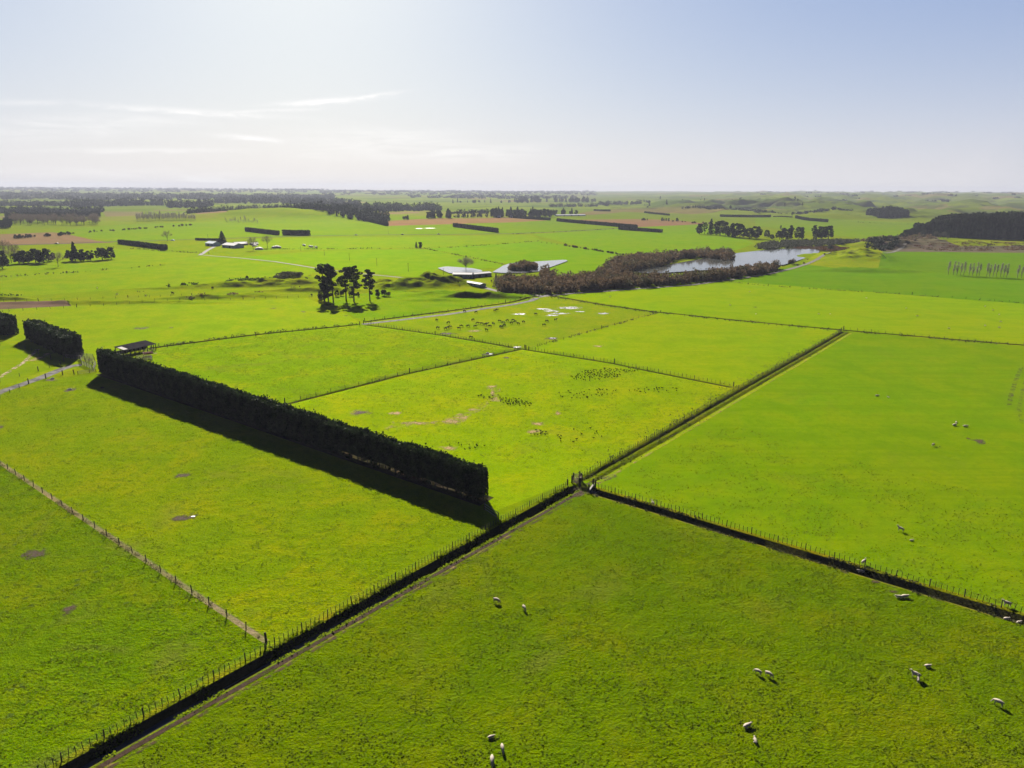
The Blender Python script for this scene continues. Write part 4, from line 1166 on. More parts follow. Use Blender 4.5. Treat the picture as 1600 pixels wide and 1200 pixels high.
# far woods reading as haze-blue masses
def strip_px(x0, y0, x1, y1, d=1.2): return [(x0, y0), ((x0 + x1) / 2, (y0 + y1) / 2), (x1, y1), (x1, y1 - d), (x0, y0 - d)]
def wood(label, pts, h, n, leaf=2.4, lump=(4, 8), per=34, mat=M_DARKTREE):
    return mass('far_woods', label, GP(pts), h, n, leaf, per, mat, lump=lump, cat='woods', noise=.5)
wood('dark belt of trees climbing behind the far left hill', strip_px(293, 338, 345, 334) , 12, 60)
wood('dark belt of trees curving down behind the hill', [(340, 335), (400, 329), (404, 327.5), (340, 333)], 14, 60)
wood('long dark wood stretching right of the far hill', [(400, 331), (470, 338), (560, 346), (600, 347), (600, 343), (540, 338), (470, 332.5), (420, 328)], 15, 330, 2.6)
wood('dark wood in front of the ploughed field at the end of the long belt', [(562, 345), (606, 347.5), (606, 343), (575, 341)], 13, 60)
wood('second dark belt beyond the ploughed field', [(520, 328), (600, 331), (690, 329), (690, 327), (600, 326.5), (520, 325)], 19, 240, 3.2, (5, 10))
wood('dark belt under the left skyline, nearest row', [(-20, 333), (160, 332), (165, 330.5), (-20, 331)], 13, 150, 3, (4, 8))
wood('tall dark wood under the left skyline', [(108, 324), (200, 322), (200, 319), (108, 320)], 22, 110, 4, (8, 14))
wood('long low wood at the left under the skyline', [(-20, 322), (110, 322.5), (110, 320.5), (-20, 320)], 14, 110, 4, (7, 12))
wood('hazy wood left of the hill, lower row', [(196, 321.5), (256, 321.5), (256, 319.5), (196, 319.5)], 20, 60, 4, (6, 11))
wood('hazy wood left of the hill, right row', [(258, 325), (330, 325), (335, 321), (258, 322)], 19, 90, 4, (6, 11))
wood('hazy wood over the hill on the left', [(335, 318), (480, 319), (480, 316), (335, 315)], 22, 140, 5, (8, 16))
wood('hazy wood in the middle distance over the second belt', [(480, 320), (560, 321), (560, 318), (480, 317)], 20, 80, 5, (8, 16))
wood('dark belt beyond the long far shed', strip_px(850, 323.5, 950, 323, .9), 11, 60)
wood('hazy belt left of the rise with the umbrella pines', strip_px(930, 320.5, 1015, 320, .9), 13, 60, 3, (5, 9))
wood('low hazy belt below the flat topped pines', strip_px(1060, 330.5, 1180, 331, .5), 6, 60, 2.2, (3, 6))
wood('low dark scrub line at the foot of the hills', strip_px(1180, 335, 1330, 337, .6), 6, 70, 2.2, (3, 6))
wood('thin dark belt in front of the second belt', strip_px(700, 334.5, 775, 333.5, .6), 9, 45, 2.2, (3, 6))
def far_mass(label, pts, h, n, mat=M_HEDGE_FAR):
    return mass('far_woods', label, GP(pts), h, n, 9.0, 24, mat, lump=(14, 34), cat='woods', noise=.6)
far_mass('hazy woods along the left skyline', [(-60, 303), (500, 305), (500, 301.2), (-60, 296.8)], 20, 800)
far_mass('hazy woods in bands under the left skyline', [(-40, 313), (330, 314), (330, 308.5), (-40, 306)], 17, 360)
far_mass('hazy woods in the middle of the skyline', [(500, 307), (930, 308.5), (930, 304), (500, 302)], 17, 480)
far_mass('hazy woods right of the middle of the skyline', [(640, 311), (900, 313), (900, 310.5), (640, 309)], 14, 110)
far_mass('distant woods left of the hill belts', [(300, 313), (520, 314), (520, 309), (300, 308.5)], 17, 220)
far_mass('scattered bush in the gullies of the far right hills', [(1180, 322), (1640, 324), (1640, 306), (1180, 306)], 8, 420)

# rank grass and sedge along fences and drains
def rank(label, lines, w, dens, h, leaf=.35, mat=None, world=False):
    b = MB(); rs = np.random.default_rng(len(lines) + int(w * 10))
    for ln in lines:
        g = ln if world else GP(ln)
        for a, c in zip(g[:-1], g[1:]):
            L = np.hypot(*(c - a)); n = int(L * dens); d = (c - a) / L; nn = np.array([-d[1], d[0]])
            u = rs.uniform(0, L, n); keep = fbm(u / 3, u * 0 + a[0], 3, 5) > .40; u = u[keep]; v = rs.normal(size=len(u)) * w / 2.2
            p = a + d * u[:, None] + nn * v[:, None]
            z = height(p[:, 0].copy(), p[:, 1].copy()) + rs.random(len(u)) ** 1.5 * h
            b.leaves(np.column_stack([p, z]), leaf, up=1.2, rs=rs)
    return tag(b.build('rank_grass', mat or M_RANK), label, 'grass', kind='stuff')
rank('rough sedge growing along the far drain of the right-hand pastures', [[(862, 463), (940, 477), (1020, 488), (1100, 496), (1200, 506), (1318, 517), (1420, 525), (1620, 542), (1700, 548)]], 3.0, 9, .6, .45)
rank('rough grass along the shallow double drain beyond the gates', [[(908, 752), (1000, 697), (1150, 608), (1316, 519)]], 4.2, 14, .3, .28)
rank('rough grass along the drain behind the sheds', [[(235, 543), (400, 522), (560, 506)], [(570, 503), (700, 487), (790, 474), (845, 463)]], 1.8, 7, .7, .45)
nA = np.array([-(FA[1] - FA[0])[1], (FA[1] - FA[0])[0]]) / np.hypot(*(FA[1] - FA[0])); nB = np.array([-(FB[1] - FB[0])[1], (FB[1] - FB[0])[0]]) / np.hypot(*(FB[1] - FB[0]))
rank('long grass hanging over the edge of the deep drain under the fence', [[FA[0] - nA * .6, FA[1] - nA * .6]], 1.0, 40, .35, .28, M_TUFT, world=True)
rank('short rough grass on the near lip of the deep drain', [[FA[0] - nA * 2.75, FA[1] - nA * 2.75]], .8, 22, .3, .26, M_TUFT, world=True)
rank('long grass on the lips of the right hand drain', [[FB[0] - nB * .4, FB[1] - nB * .4], [FB[0] - nB * 3.0, FB[1] - nB * 3.0]], .6, 16, .3, .26, world=True)
rank('dark grass under the middle pasture fences', [[(448, 631), (640, 583), (815, 545)], [(572, 508), (680, 522), (822, 546), (960, 568), (1142, 605)], [(842, 540), (940, 513), (1030, 489)], [(1110, 437.5), (1200, 447), (1425, 461), (1600, 474), (1700, 481)]], 1.0, 4, .5, .4)
rank('dark bank growth along the left farm terraces', [[(-20, 462), (10, 461), (26, 463)], [(215, 457), (225, 455.5)], [(355, 437), (400, 436), (440, 435)]], 3.0, 6, 1.0, .6, M_HEDGE)
rank('pale dry grass under the wire fence of the near left paddock', [[(-60, 684), (0, 725), (200, 858), (414, 1003)]], .55, 16, .22, .22, foliage('dry_grass', (.19, .17, .07), (.30, .27, .12), 1.0, .3))
rank('low twiggy hedge lines in the far fields', [[(402, 390), (700, 387.5), (850, 376.5)], [(662, 388), (785, 413)], [(800, 366), (975, 357)], [(955, 325), (1150, 328), (1300, 331)], [(1340, 348), (1450, 350)], [(160, 386), (330, 397)], [(0, 433), (130, 425), (260, 414)]], 2.2, 1.6, 1.1, .9)

rank('dark growth added to deepen the shade on the faces of the left terraces', [[(352, 440.8), (400, 438), (468, 438.6)], [(262, 450), (300, 447.3), (342, 444)]], 5.0, 16, 1.5, .8, M_HEDGE)  # dark leaf strips added in place of shade along the terrace faces
rank('brown rank growth on the lower terrace faces', [[(292, 468), (322, 465)], [(345, 465.3), (378, 462)], [(392, 460), (418, 458)], [(455, 453), (492, 452)]], 3.5, 9, 1.0, .7, M_WILLOW)
# tufts of taller grass scattered over the near paddocks: too many to count
def tufts():
    b = MB(); rs = np.random.default_rng(77); Cc = []
    for poly, n in (([(-100, 660), (0, 725), (410, 1005), (84, 1195), (-300, 1300)], 15000), ([(-200, 640), (150, 590), (440, 695), (740, 800), (700, 850), (415, 1000), (0, 722)], 13000),
                    ([(900, 765), (180, 1210), (900, 1700), (1900, 1300), (1600, 975)], 15000), ([(235, 545), (563, 508), (815, 545), (445, 629)], 12000), ([(447, 633), (820, 547), (1140, 606), (893, 750)], 9000), ([(940, 765), (1130, 660), (1640, 800), (1600, 955)], 6000)):
        a = np.array(GP(poly)); lo, hi = a.min(0), a.max(0); c = rs.uniform(lo, hi, (n * 3, 2))
        c = c[inside(c[:, 0], c[:, 1], a)]
        c = c[fbm(c[:, 0] / 3, c[:, 1] / 3, 4, 61) + rs.normal(size=len(c)) * .10 > .47][:n]
        Cc.append(c)
    c = np.concatenate(Cc); k = 2; c = np.repeat(c, k, 0) + rs.normal(size=(len(c) * k, 2)) * .16
    z = height(c[:, 0].copy(), c[:, 1].copy()) + .02 + rs.random(len(c)) * .04
    b.leaves(np.column_stack([c, z]), .19, up=.0, rs=rs)
    return tag(b.build('grass', M_TUFT), 'clumps of taller pasture grass scattered over the near paddocks', 'grass', kind='stuff')
tufts()

# ------------------------------------------------------------------ fences
def post_mesh(r, h, n=6, name='post'):
    b = MB(); b.tube([(0, 0, -.3), (0, 0, h * .97), (0, 0, h)], [r, r * .92, r * .6], n); return b.mesh(name)
PM = post_mesh(.085, 1.3); SM = post_mesh(.17, 1.7); BM_ = None
bb = MB(); bb.box((0, 0, .58), (.075, .045, 1.12)); BM_ = bb.mesh('batten')
for m_ in (PM, SM): m_.materials.append(M_POST)
BM_.materials.append(M_BATTEN)
def fence(label, pxs, spacing, batten=0, wires=5, world=False, strainers=(), group=None, hscale=1., wr=.0035, lean=.04):
    g = [np.array(p[:2]) for p in pxs] if world else GP(pxs)
    o0 = np.array([g[0][0], g[0][1], gz(*g[0])]); root = empty('fence', o0); tag(root, label, 'fence', group)
    def put(name, me, x, y, sc=1.):
        o = link(name, me, None, root); o.location = (x - o0[0], y - o0[1], gz(x, y) - o0[2])
        o.rotation_euler = (random.gauss(0, lean), random.gauss(0, lean), ang + (random.random() if name == 'post' else 0)); o.scale = (sc, sc, hscale * random.uniform(.92, 1.06)); return o
    pts, bat, allp = [], [], []
    for i, (a, c) in enumerate(zip(g[:-1], g[1:])):
        L = np.hypot(*(c - a)); d = (c - a) / L; ang = math.atan2(d[1], d[0]); m = max(1, round(L / spacing))
        for k in range(m + (1 if i == len(g) - 2 else 0)):
            p = a + d * L * k / m; pts.append((p, ang, (k == 0 or k == m)))
            if k < m and batten:
                for j in range(1, batten + 1): bat.append((a + d * L * (k + j / (batten + 1)) / m, ang))
    key = lambda p: np.hypot(*p[0])
    pts.sort(key=key); bat.sort(key=key)
    for p, ang, st in pts[:100]: put('post', SM if st else PM, *p)
    def joined(name, lst, me, mat):
        b = MB(); V = np.array([v.co[:] for v in me.vertices]); Q = [list(q.vertices) for q in me.polygons]
        for it in lst:
            p, ang = it[0], it[1]; z = gz(*p); c_, s_ = math.cos(ang), math.sin(ang)
            W = V.copy(); W[:, :2] = np.column_stack([V[:, 0] * c_ - V[:, 1] * s_, V[:, 0] * s_ + V[:, 1] * c_]); W[:, 2] *= hscale; b.add(W + [p[0] - o0[0], p[1] - o0[1], z - o0[2]], Q)
        tag(b.build(name, mat, root), kind='stuff')
    if len(pts) > 100: joined('post', pts[100:], PM, M_POST)
    for p, ang in bat[:100]: put('batten', BM_, *p)
    if len(bat) > 100: joined('batten', bat[100:], BM_, M_BATTEN)
    if wires:
        w = MB()
        for k in range(wires):
            zz = (1.12 - k * (.95 / wires)) * hscale
            for a, c in zip(g[:-1], g[1:]):
                L = np.hypot(*(c - a)); m = max(1, int(L / 12)); P = [a + (c - a) * t for t in np.linspace(0, 1, m + 1)]
                for p, q in zip(P[:-1], P[1:]): w.bar([p[0] - o0[0], p[1] - o0[1], gz(*p) + zz - o0[2]], [q[0] - o0[0], q[1] - o0[1], gz(*q) + zz - o0[2]], wr * 2)
        w.build('wire', M_WIRE, root)
    return root
fence('post and batten wire fence along the deep drain from bottom left to the gates', [FA[0], FA[1]], 4.3, 5, world=True)
fence('post and batten wire fence along the double drain beyond the gates', [FA2[0], FA2[1]], 4.3, 3, world=True)
fence('post and batten wire fence above the drain between sheep paddock and crop', [FB[0], FB[1]], 4.6, 5, world=True)
fence('thin fence of single dark posts across the near left paddock over pale dry grass', [(-60, 684), (0, 725), (416, 1004)], 5.0, 0)
fence('thin fence from the middle of the long hedge to the central pasture junction', [(445, 630), (640, 582), (820, 544)], 5.5, 0)
fence('batten fence from the junction by the cattle to the right, ending at the double drain', [(822, 545), (960, 567), (1146, 604)], 4.5, 2)
fence('batten fence between the cattle and the rough paddock', [(568, 506), (680, 522), (822, 545)], 4.5, 2)
fence('sparse post fence along the right side of the cattle paddock', [(826, 546), (940, 514), (1032, 488)], 6, 0, 3)
fence('fence on the near side of the far sedge drain', [(862, 466), (1020, 490), (1314, 519)], 5.5, 0, 3)
fence('fence along the sedge drain on the right side above the big crop', [(1318, 515), (1600, 539), (1700, 547)], 5.5, 1, 3)
fence('far fence between yellow green pasture and darker crop on the right', [(1050, 441), (1112, 438), (1200, 447), (1425, 460.5), (1600, 474), (1700, 481)], 7, 0, 2)
fence('fence along the drain from the hay shelter to the track bend', [(240, 546), (400, 525), (562, 508)], 5, 0, 3)
fence('fence on the far side of the muddy track beside the mounds', [(570, 502), (700, 486), (790, 473), (842, 462)], 5, 0, 3)
fence('fence along the foot of the left terraces', [(-30, 489), (120, 480), (300, 470), (380, 468), (500, 464)], 6, 0, 2)
fence('fence behind the brown strip on the far left', [(-30, 474), (60, 471), (200, 465), (300, 462)], 6, 0, 2)
fence('fence on the near side of the track at the left edge', [(-80, 640), (0, 622), (45, 600), (72, 592), (98, 586), (116, 585)], 5, 0, 3)
fence('fence on the far side of the track at the left edge', [(-80, 618), (0, 598), (60, 580), (95, 570)], 6, 0, 2)
fence('fence around the paddock of the left hedges', [(0, 540), (30, 541), (60, 553), (80, 562), (100, 565)], 6, 0, 3)

# railed yards and gates
def rails(label, pts, h=1.3, n=4, spacing=2.6, mat=None, name='stock_yard', cat='yard', world=False):
    g = [np.array(p[:2]) for p in pts] if world else GP(pts); mat = mat or M_GREYRAIL
    o0 = np.array([*g[0], gz(*g[0])]); root = empty(name, o0); tag(root, label, cat)
    for a, c in zip(g[:-1], g[1:]):
        L = np.hypot(*(c - a)); m = max(1, round(L / spacing))
        for k in range(m + 1):
            p = a + (c - a) * k / m; o = link('post', PM, None, root); o.location = (p[0] - o0[0], p[1] - o0[1], gz(*p) - o0[2]); o.scale = (1.1, 1.1, h / 1.2)
        for k in range(n):
            z = .3 + (h - .35) * k / max(1, n - 1); b = MB()
            b.bar([a[0] - o0[0], a[1] - o0[1], gz(*a) + z - o0[2]], [c[0] - o0[0], c[1] - o0[1], gz(*c) + z - o0[2]], .05, .13); b.build('rail', mat, root)
    return root
rails('railed loading race between the two dark hedges', [(100, 556), (118, 557), (146, 560)], 1.5, 4)
rails('railed yard fence behind the loading race', [(103, 560), (125, 562), (148, 565)], 1.5, 4)
rails('cross rails of the stock yard beside the track', [(126, 561), (128, 570), (144, 577)], 1.5, 4)
rails('inner pen rails left of the long hedge', [(134, 566), (150, 570), (146, 579)], 1.4, 3)
rails('low rail fence at the foot of the long hedge near its far end', [(122, 585), (140, 582.5), (150, 581)], 1.2, 3)
rails('small rail pen below the hay shelter', [(213, 561), (236, 560), (238, 563), (216, 566)], 1.3, 4)
rails('rail fence in front of the hay shelter', [(190, 560), (205, 555), (243, 549)], 1.3, 3)
rails('short rail fence closing the gap between the long hedge and the drain', [(757, 797), (779, 812)], 1.4, 3, 5.0)
def gate(label, a, b, h=1.25, mat=None):
    a, b = (np.array(q) for q in (a, b)); o0 = np.array([*a, gz(*a)]); L = np.hypot(*(b - a)); root = empty('gate', o0, math.atan2(*(b - a)[::-1])); tag(root, label, 'gate')
    mat = mat or M_GATE
    for x in (0, L):
        o = link('post', SM, None, root); o.location = (x, 0, 0)
    f = MB()
    f.box((.1, 0, h / 2 + .1), (.07, .06, h)); f.box((L - .1, 0, h / 2 + .1), (.07, .06, h)); f.build('gate_frame', mat, root)
    for k in range(5):
        r = MB(); r.box((L / 2, .035, .2 + k * h / 4.4), (L - .24, .05, .13)); r.build('rail', mat, root)
    s = MB(); s.bar((.15, -.04, .2), (L - .15, -.04, h), .05, .09); s.build('brace', mat, root)
    return root
dA = (FA[1] - FA[0]) / np.hypot(*(FA[1] - FA[0]))
ga = G0(893.5, 754.5); gb = G0(905, 758); gc = G0(909, 757.5)
gate('red brown gate across the drain crossing, the left one of the two', ga, gb + np.array([.2, -.2]))
gate('red brown gate on the crossing, right one of the two', G0(896, 750), G0(908, 750.5))
gate('narrow red brown gate closing the side of the crossing', gb, G0(909, 752))
# culvert headwall at the start of the right-hand drain
hw = G0(921, 768); hw2 = G0(927, 760)
b = MB(); d_ = (hw2 - hw) / np.hypot(*(hw2 - hw)); L_ = np.hypot(*(hw2 - hw)); c_ = (hw + hw2) / 2
r_ = empty('culvert', (c_[0], c_[1], 0), math.atan2(d_[1], d_[0])); tag(r_, 'grey timber culvert headwall where the right hand drain begins', 'culvert')
b.box((0, 0, -.25), (L_ * 1.2, .35, 1.5)); b.build('headwall', M_GREYRAIL, r_)
for s_ in (-1, 1):
    o = link('post', SM, None, r_); o.location = (s_ * L_ * .55, .1, 0)
b = MB(); b.tube([(0, .6, -.75), (0, -1.2, -.75)], [.3, .3], 10); b.build('pipe', M_GREYRAIL, r_)
# power poles
pb = MB(); pb.tube([(0, 0, -.5), (0, 0, 8.6)], [.2, .14], 6); PMH = pb.mesh('pole'); PMH.materials.append(M_POST)
xb = MB(); xb.box((0, 0, 8.1), (1.9, .14, .16)); XMH = xb.mesh('crossarm'); XMH.materials.append(M_POST)
for px, py, hp in [(470, 392.5, 7.5), (507, 399.5, 9), (546, 407, 11), (589, 415.5, 12), (638, 424.5, 13.5), (693, 433, 14), (607, 366.5, 6), (325, 374, 8), (1050, 350, 5)]:
    g = G(px, py); s_ = top(px, py - hp, py) / 8.6
    r_ = empty('power_pole', g, -.5, s_); tag(r_, 'thin wooden power pole in the line crossing the far pasture' if px < 700 and px > 460 and py > 380 else ('power pole behind the low farm hedge' if px < 400 else ('small pole at the roadside in the middle distance' if px < 700 else 'small pole on the bare far soil')), 'power pole', 'power poles across the far pasture' if px < 700 and px > 460 and py > 380 else None)
    link('pole', PMH, None, r_); link('crossarm', XMH, None, r_)

# ------------------------------------------------------------------ buildings
M_BLUEWALL = simple('blue_grey_sheet', (.16, .21, .25), .55, .2, 1.5, .4)
M_PALEBLUE = simple('pale_blue_sheet', (.36, .44, .50), .5, .15, 1.5, .4)
M_DARKWALL = simple('dark_sheet', (.05, .055, .06), .6, .2, 1.5, .3)
M_ROOFW = simple('pale_roof_sheet', (.30, .30, .30), .7, .12, .8, .15)
M_ROOFD = simple('dark_roof_sheet', (.028, .026, .03), .9, .25, .8, .0)
M_WHITE = simple('white_paint', (.75, .74, .72), .6, .12, 2., .3)
M_GLASS = simple('window_glass', (.03, .035, .04), .08, .1, 1., .6)
def shed(name, label, cat, x, y, rz, W, L, h, rise, wall, roof, doors=1, wins=2, mono=False, eave=.3, z=None):
    """W across the ridge (local y), L along it (local x)"""
    o0 = (x, y, (gz(x, y) if z is None else z) - .05); root = empty(name, o0, rz); tag(root, label, cat)
    b = MB(); x0, y0 = L / 2, W / 2
    if mono: V = [(-x0, -y0, 0), (x0, -y0, 0), (x0, y0, 0), (-x0, y0, 0), (-x0, -y0, h), (x0, -y0, h), (x0, y0, h + rise), (-x0, y0, h + rise)]; b.add(V, [[0, 1, 5, 4], [1, 2, 6, 5], [2, 3, 7, 6], [3, 0, 4, 7]])
    else:
        V = [(-x0, -y0, 0), (x0, -y0, 0), (x0, y0, 0), (-x0, y0, 0), (-x0, -y0, h), (x0, -y0, h), (x0, y0, h), (-x0, y0, h), (-x0, 0, h + rise), (x0, 0, h + rise)]
        b.add(V, [[0, 1, 5, 4], [2, 3, 7, 6]]); b.add(V, [[3, 0, 4, 7], [1, 2, 6, 5]]); b.add([V[4], V[8], V[7], ((-x0), 0, h)], [[0, 1, 2, 3]]); b.add([V[5], V[9], V[6], (x0, 0, h)], [[0, 3, 2, 1]])
    b.build('wall', wall, root)
    r = MB(); th = .12
    def slab(p0, p1, p2, p3):
        q = [np.array(p, float) for p in (p0, p1, p2, p3)]; r.add(q + [p + np.array([0, 0, th]) for p in q], [[0, 3, 2, 1], [4, 5, 6, 7], [0, 1, 5, 4], [1, 2, 6, 5], [2, 3, 7, 6], [3, 0, 4, 7]])
    e = eave; zc = .01
    if mono: s_ = rise / W; slab((-x0 - e, -y0 - e, h - s_ * e + zc), (x0 + e, -y0 - e, h - s_ * e + zc), (x0 + e, y0 + e, h + rise + s_ * e + zc), (-x0 - e, y0 + e, h + rise + s_ * e + zc))
    else:
        s_ = rise / y0; slab((-x0 - e, -y0 - e, h - s_ * e + zc), (x0 + e, -y0 - e, h - s_ * e + zc), (x0 + e, 0, h + rise + zc), (-x0 - e, 0, h + rise + zc)); slab((-x0 - e, 0, h + rise + zc), (x0 + e, 0, h + rise + zc), (x0 + e, y0 + e, h - s_ * e + zc), (-x0 - e, y0 + e, h - s_ * e + zc))
    rf = r.build('roof', roof, root)
    if not mono:
        k = MB(); k.box((0, 0, h + rise + th + .05), (L + 2 * e, .3, .1)); k.build('ridge_cap', roof, rf)
    for k in range(doors):
        d = MB(); X = -x0 + L * (k + .5) / doors - .12 * L; d.box((X, -y0 - .04, h * .36), (min(3.2, L / doors * .4), .08, h * .72)); d.build('door', M_DARKWALL, root)
    for k in range(wins):
        w = MB(); X = -x0 + L * (k + .5) / wins + .16 * L / wins; w.box((X, -y0 - .05, h * .62), (1.3, .1, .9)); f = w.build('window', M_WHITE, root)
        p = MB(); p.box((X, -y0 - .11, h * .62), (1.1, .02, .7)); p.build('pane', M_GLASS, f)
    return root
def spx(a, b, hpx, **k):  # from the near foot line a-b
    p, q = G0(*a), G0(*b); L = float(np.hypot(*(q - p))); d = (q - p) / L; n = np.array([-d[1], d[0]]); W = k['W']; c = (p + q) / 2 + n * W / 2
    h = top((a[0] + b[0]) / 2, (a[1] + b[1]) / 2 - hpx, (a[1] + b[1]) / 2)
    k['h'] = h; return dict(x=c[0], y=c[1], rz=math.atan2(d[1], d[0]), L=L, **k)
shed('barn', 'blue grey farm shed with pale roof at the edge of the pond', 'shed', **spx((707.5, 435), (737, 435.5), 6.6, W=7.5, rise=1.0, wall=M_BLUEWALL, roof=M_ROOFW, doors=1, wins=2))
shed('barn', 'long open fronted shed with white roof joined to the blue grey shed', 'shed', **spx((738, 434.2), (768, 431.5), 5.4, W=6.5, rise=.7, wall=M_BLUEWALL, roof=M_ROOFW, doors=3, wins=0))
shed('barn', 'small pale blue shed with white roof below the mounds', 'shed', **spx((727, 446), (750, 450), 5.6, W=5, rise=.5, wall=M_PALEBLUE, roof=M_ROOFW, doors=1, wins=1))
shed('farmhouse', 'small pale blue farm building at the left end of the farmyard', 'house', **spx((321, 384), (333, 385), 4.4, W=9, rise=1.8, wall=M_PALEBLUE, roof=M_PALEBLUE, doors=1, wins=2))
shed('farmhouse', 'dark walled house beneath the tiered conifer', 'house', **spx((337, 381.5), (350, 381.5), 3.0, W=9, rise=1.8, wall=M_DARKWALL, roof=M_ROOFD, doors=1, wins=2))
shed('barn', 'wide white and blue farm shed in the middle of the farmyard', 'shed', **spx((347, 386.5), (366, 388), 4.2, W=12, rise=2.0, wall=M_PALEBLUE, roof=M_ROOFW, doors=2, wins=2))
shed('barn', 'long low shed with white roof at the right of the farmyard', 'shed', **spx((368, 383.8), (388, 382.8), 2.6, W=10, rise=1.8, wall=M_GREYRAIL, roof=M_ROOFW, doors=2, wins=2))
shed('barn', 'small grey shed with pale roof right of the long white one', 'shed', **spx((394, 383), (404, 382.5), 2.0, W=7, rise=1.2, wall=M_GREYRAIL, roof=M_ROOFW, doors=1, wins=1))
shed('glasshouse', 'very long low grey shed by the far dark trees', 'shed', **spx((870, 337.6), (915, 337.2), 1.4, W=14, rise=1.5, wall=M_PALEBLUE, roof=simple('grey_roof', (.3, .32, .34), .5), doors=4, wins=4))
shed('farmhouse', 'tiny white house in front of the far dark trees by the ploughed field', 'house', **spx((778, 340.2), (782.5, 340.2), 2.2, W=7, rise=1.8, wall=M_WHITE, roof=M_ROOFW, doors=1, wins=1))
shed('farmhouse', 'tiny white house farthest right by the ploughed field', 'house', **spx((797.5, 339.8), (801, 339.8), 1.8, W=6, rise=1.4, wall=M_WHITE, roof=M_ROOFW, doors=1, wins=1))
shed('farmhouse', 'small white house glimpsed in the far belt right of the hill', 'house', **spx((440, 326), (444, 326), 2.0, W=8, rise=2, wall=M_WHITE, roof=M_ROOFW, doors=1, wins=1))
shed('farmhouse', 'small white building on the left skyline fields', 'house', **spx((62, 310.5), (67, 310.5), 1.2, W=10, rise=2, wall=M_WHITE, roof=M_ROOFW, doors=1, wins=1))
shed('barn', 'small white shed among the willows by the lake', 'shed', **spx((1078, 395), (1083, 395), 1.6, W=5, rise=.8, wall=M_WHITE, roof=M_ROOFW, doors=1, wins=0))
shed('farmhouse', 'pale far building right of the hill among hazy trees', 'house', **spx((510, 314), (524, 314), .9, W=20, rise=2.5, wall=M_WHITE, roof=M_WHITE, doors=1, wins=3))
# open hay shelter
p0, p1 = G0(197, 556.5), G0(244, 546); d_ = (p1 - p0) / np.hypot(*(p1 - p0)); L_ = float(np.hypot(*(p1 - p0))); n_ = np.array([-d_[1], d_[0]])
root = empty('hay_shelter', (p0[0], p0[1], gz(*p0)), math.atan2(d_[1], d_[0])); tag(root, 'open stock shelter with dark lean-to roof at the far end of the long hedge', 'shelter')
Wd, h0, h1 = 6.0, 2.1, 2.9
r = MB(); V = [(-.3, -.3, h0), (L_ + .3, -.3, h0), (L_ + .3, Wd, h1), (-.3, Wd, h1)]; V = np.array(V, float); r.add(np.vstack([V, V + [0, 0, .1]]), [[0, 3, 2, 1], [4, 5, 6, 7], [0, 1, 5, 4], [1, 2, 6, 5], [2, 3, 7, 6], [3, 0, 4, 7]]); r.build('roof', M_ROOFD, root)
r = MB(); V = np.array([(-.28, .5, 2.30), (1.5, .5, 2.30), (1.5, Wd - 2, 2.79), (-.28, Wd - 2, 2.79)]); r.add(np.vstack([V, V + [0, 0, .07]]), [[0, 3, 2, 1], [4, 5, 6, 7], [0, 1, 5, 4], [1, 2, 6, 5], [2, 3, 7, 6], [3, 0, 4, 7]]); r.build('pale_roof_panel', M_GREYRAIL, root)
for i in range(8):
    for yy, hh in ((0, h0), (Wd - .4, h1 - .1)):
        q = MB(); q.box((L_ * i / 7, yy, hh / 2), (.2, .2, hh)); q.build('post', M_POST, root)
q = MB(); q.box((L_ / 2, Wd - .3, .6), (L_, .06, 1.2)); q.build('back_rail', M_GREYRAIL, root)
# red feed hopper and trailer by the shelter
g = G0(232, 556)
root = empty('feed_trailer', (g[0], g[1], gz(*g)), .7); tag(root, 'faded red feed trailer parked at the open front of the stock shelter', 'trailer')
M_RED = simple('faded_red_paint', (.36, .09, .06), .6, .35, 3.)
q = MB(); q.box((0, 0, .75), (3.2, 1.6, .12)); q.box((0, .8, 1.05), (3.2, .08, .55)); q.box((0, -.8, 1.05), (3.2, .08, .55)); q.box((-1.6, 0, 1.05), (.08, 1.6, .55)); q.build('tray', M_RED, root)
q = MB(); q.bar((1.6, 0, .7), (3.0, 0, .5), .1); q.build('drawbar', M_RED, root)
for s_ in (-1, 1):
    q = MB(); q.tube([(0, s_ * .95, .42), (0, s_ * .75, .42)], [.42, .42], 14); w = q.build('wheel', M_DARKWALL, root); w.data.shade_flat()
# pale stacks beside the bare tree, silage bales
M_PALE = simple('pale_heap_cover', (.50, .46, .40), .8, .3, .8)
for k, (px, py, wpx, hpx, lab) in enumerate([(405, 390, 13, 4, 'long pale heap of cut stone left of the small bare tree'), (432, 387.6, 15, 4, 'long pale heap right of the small bare tree'), (398, 384.5, 8, 2.6, 'small pale heap behind the bare trees')]):
    g = G0(px, py); w_ = np.hypot(*(G0(px + wpx / 2, py) - G0(px - wpx / 2, py))); h_ = top(px, py - hpx, py)
    rs = np.random.default_rng(k); U, Vn = 22, 9; V = []
    for i in range(U + 1):
        for j in range(Vn + 1):
            a, b_ = math.pi * i / U, math.pi * j / Vn; sx_ = (w_ / 2) * math.cos(a); r_ = abs(math.sin(a)) ** .6
            nz = 1 + .35 * (vnoise(np.array([i * .9 + k * 9]), np.array([j * .8]))[0] - .5)
            V.append((sx_, math.cos(b_) * 4.0 * r_ * nz, math.sin(b_) * h_ * r_ * nz))
    b = MB(); b.add(V, [[i * (Vn + 1) + j, i * (Vn + 1) + j + 1, (i + 1) * (Vn + 1) + j + 1, (i + 1) * (Vn + 1) + j] for i in range(U) for j in range(Vn)])
    o = b.build('pale_heap', M_PALE, smooth=True); o.location = (g[0], g[1], gz(*g) - .1); tag(o, lab, 'heap')
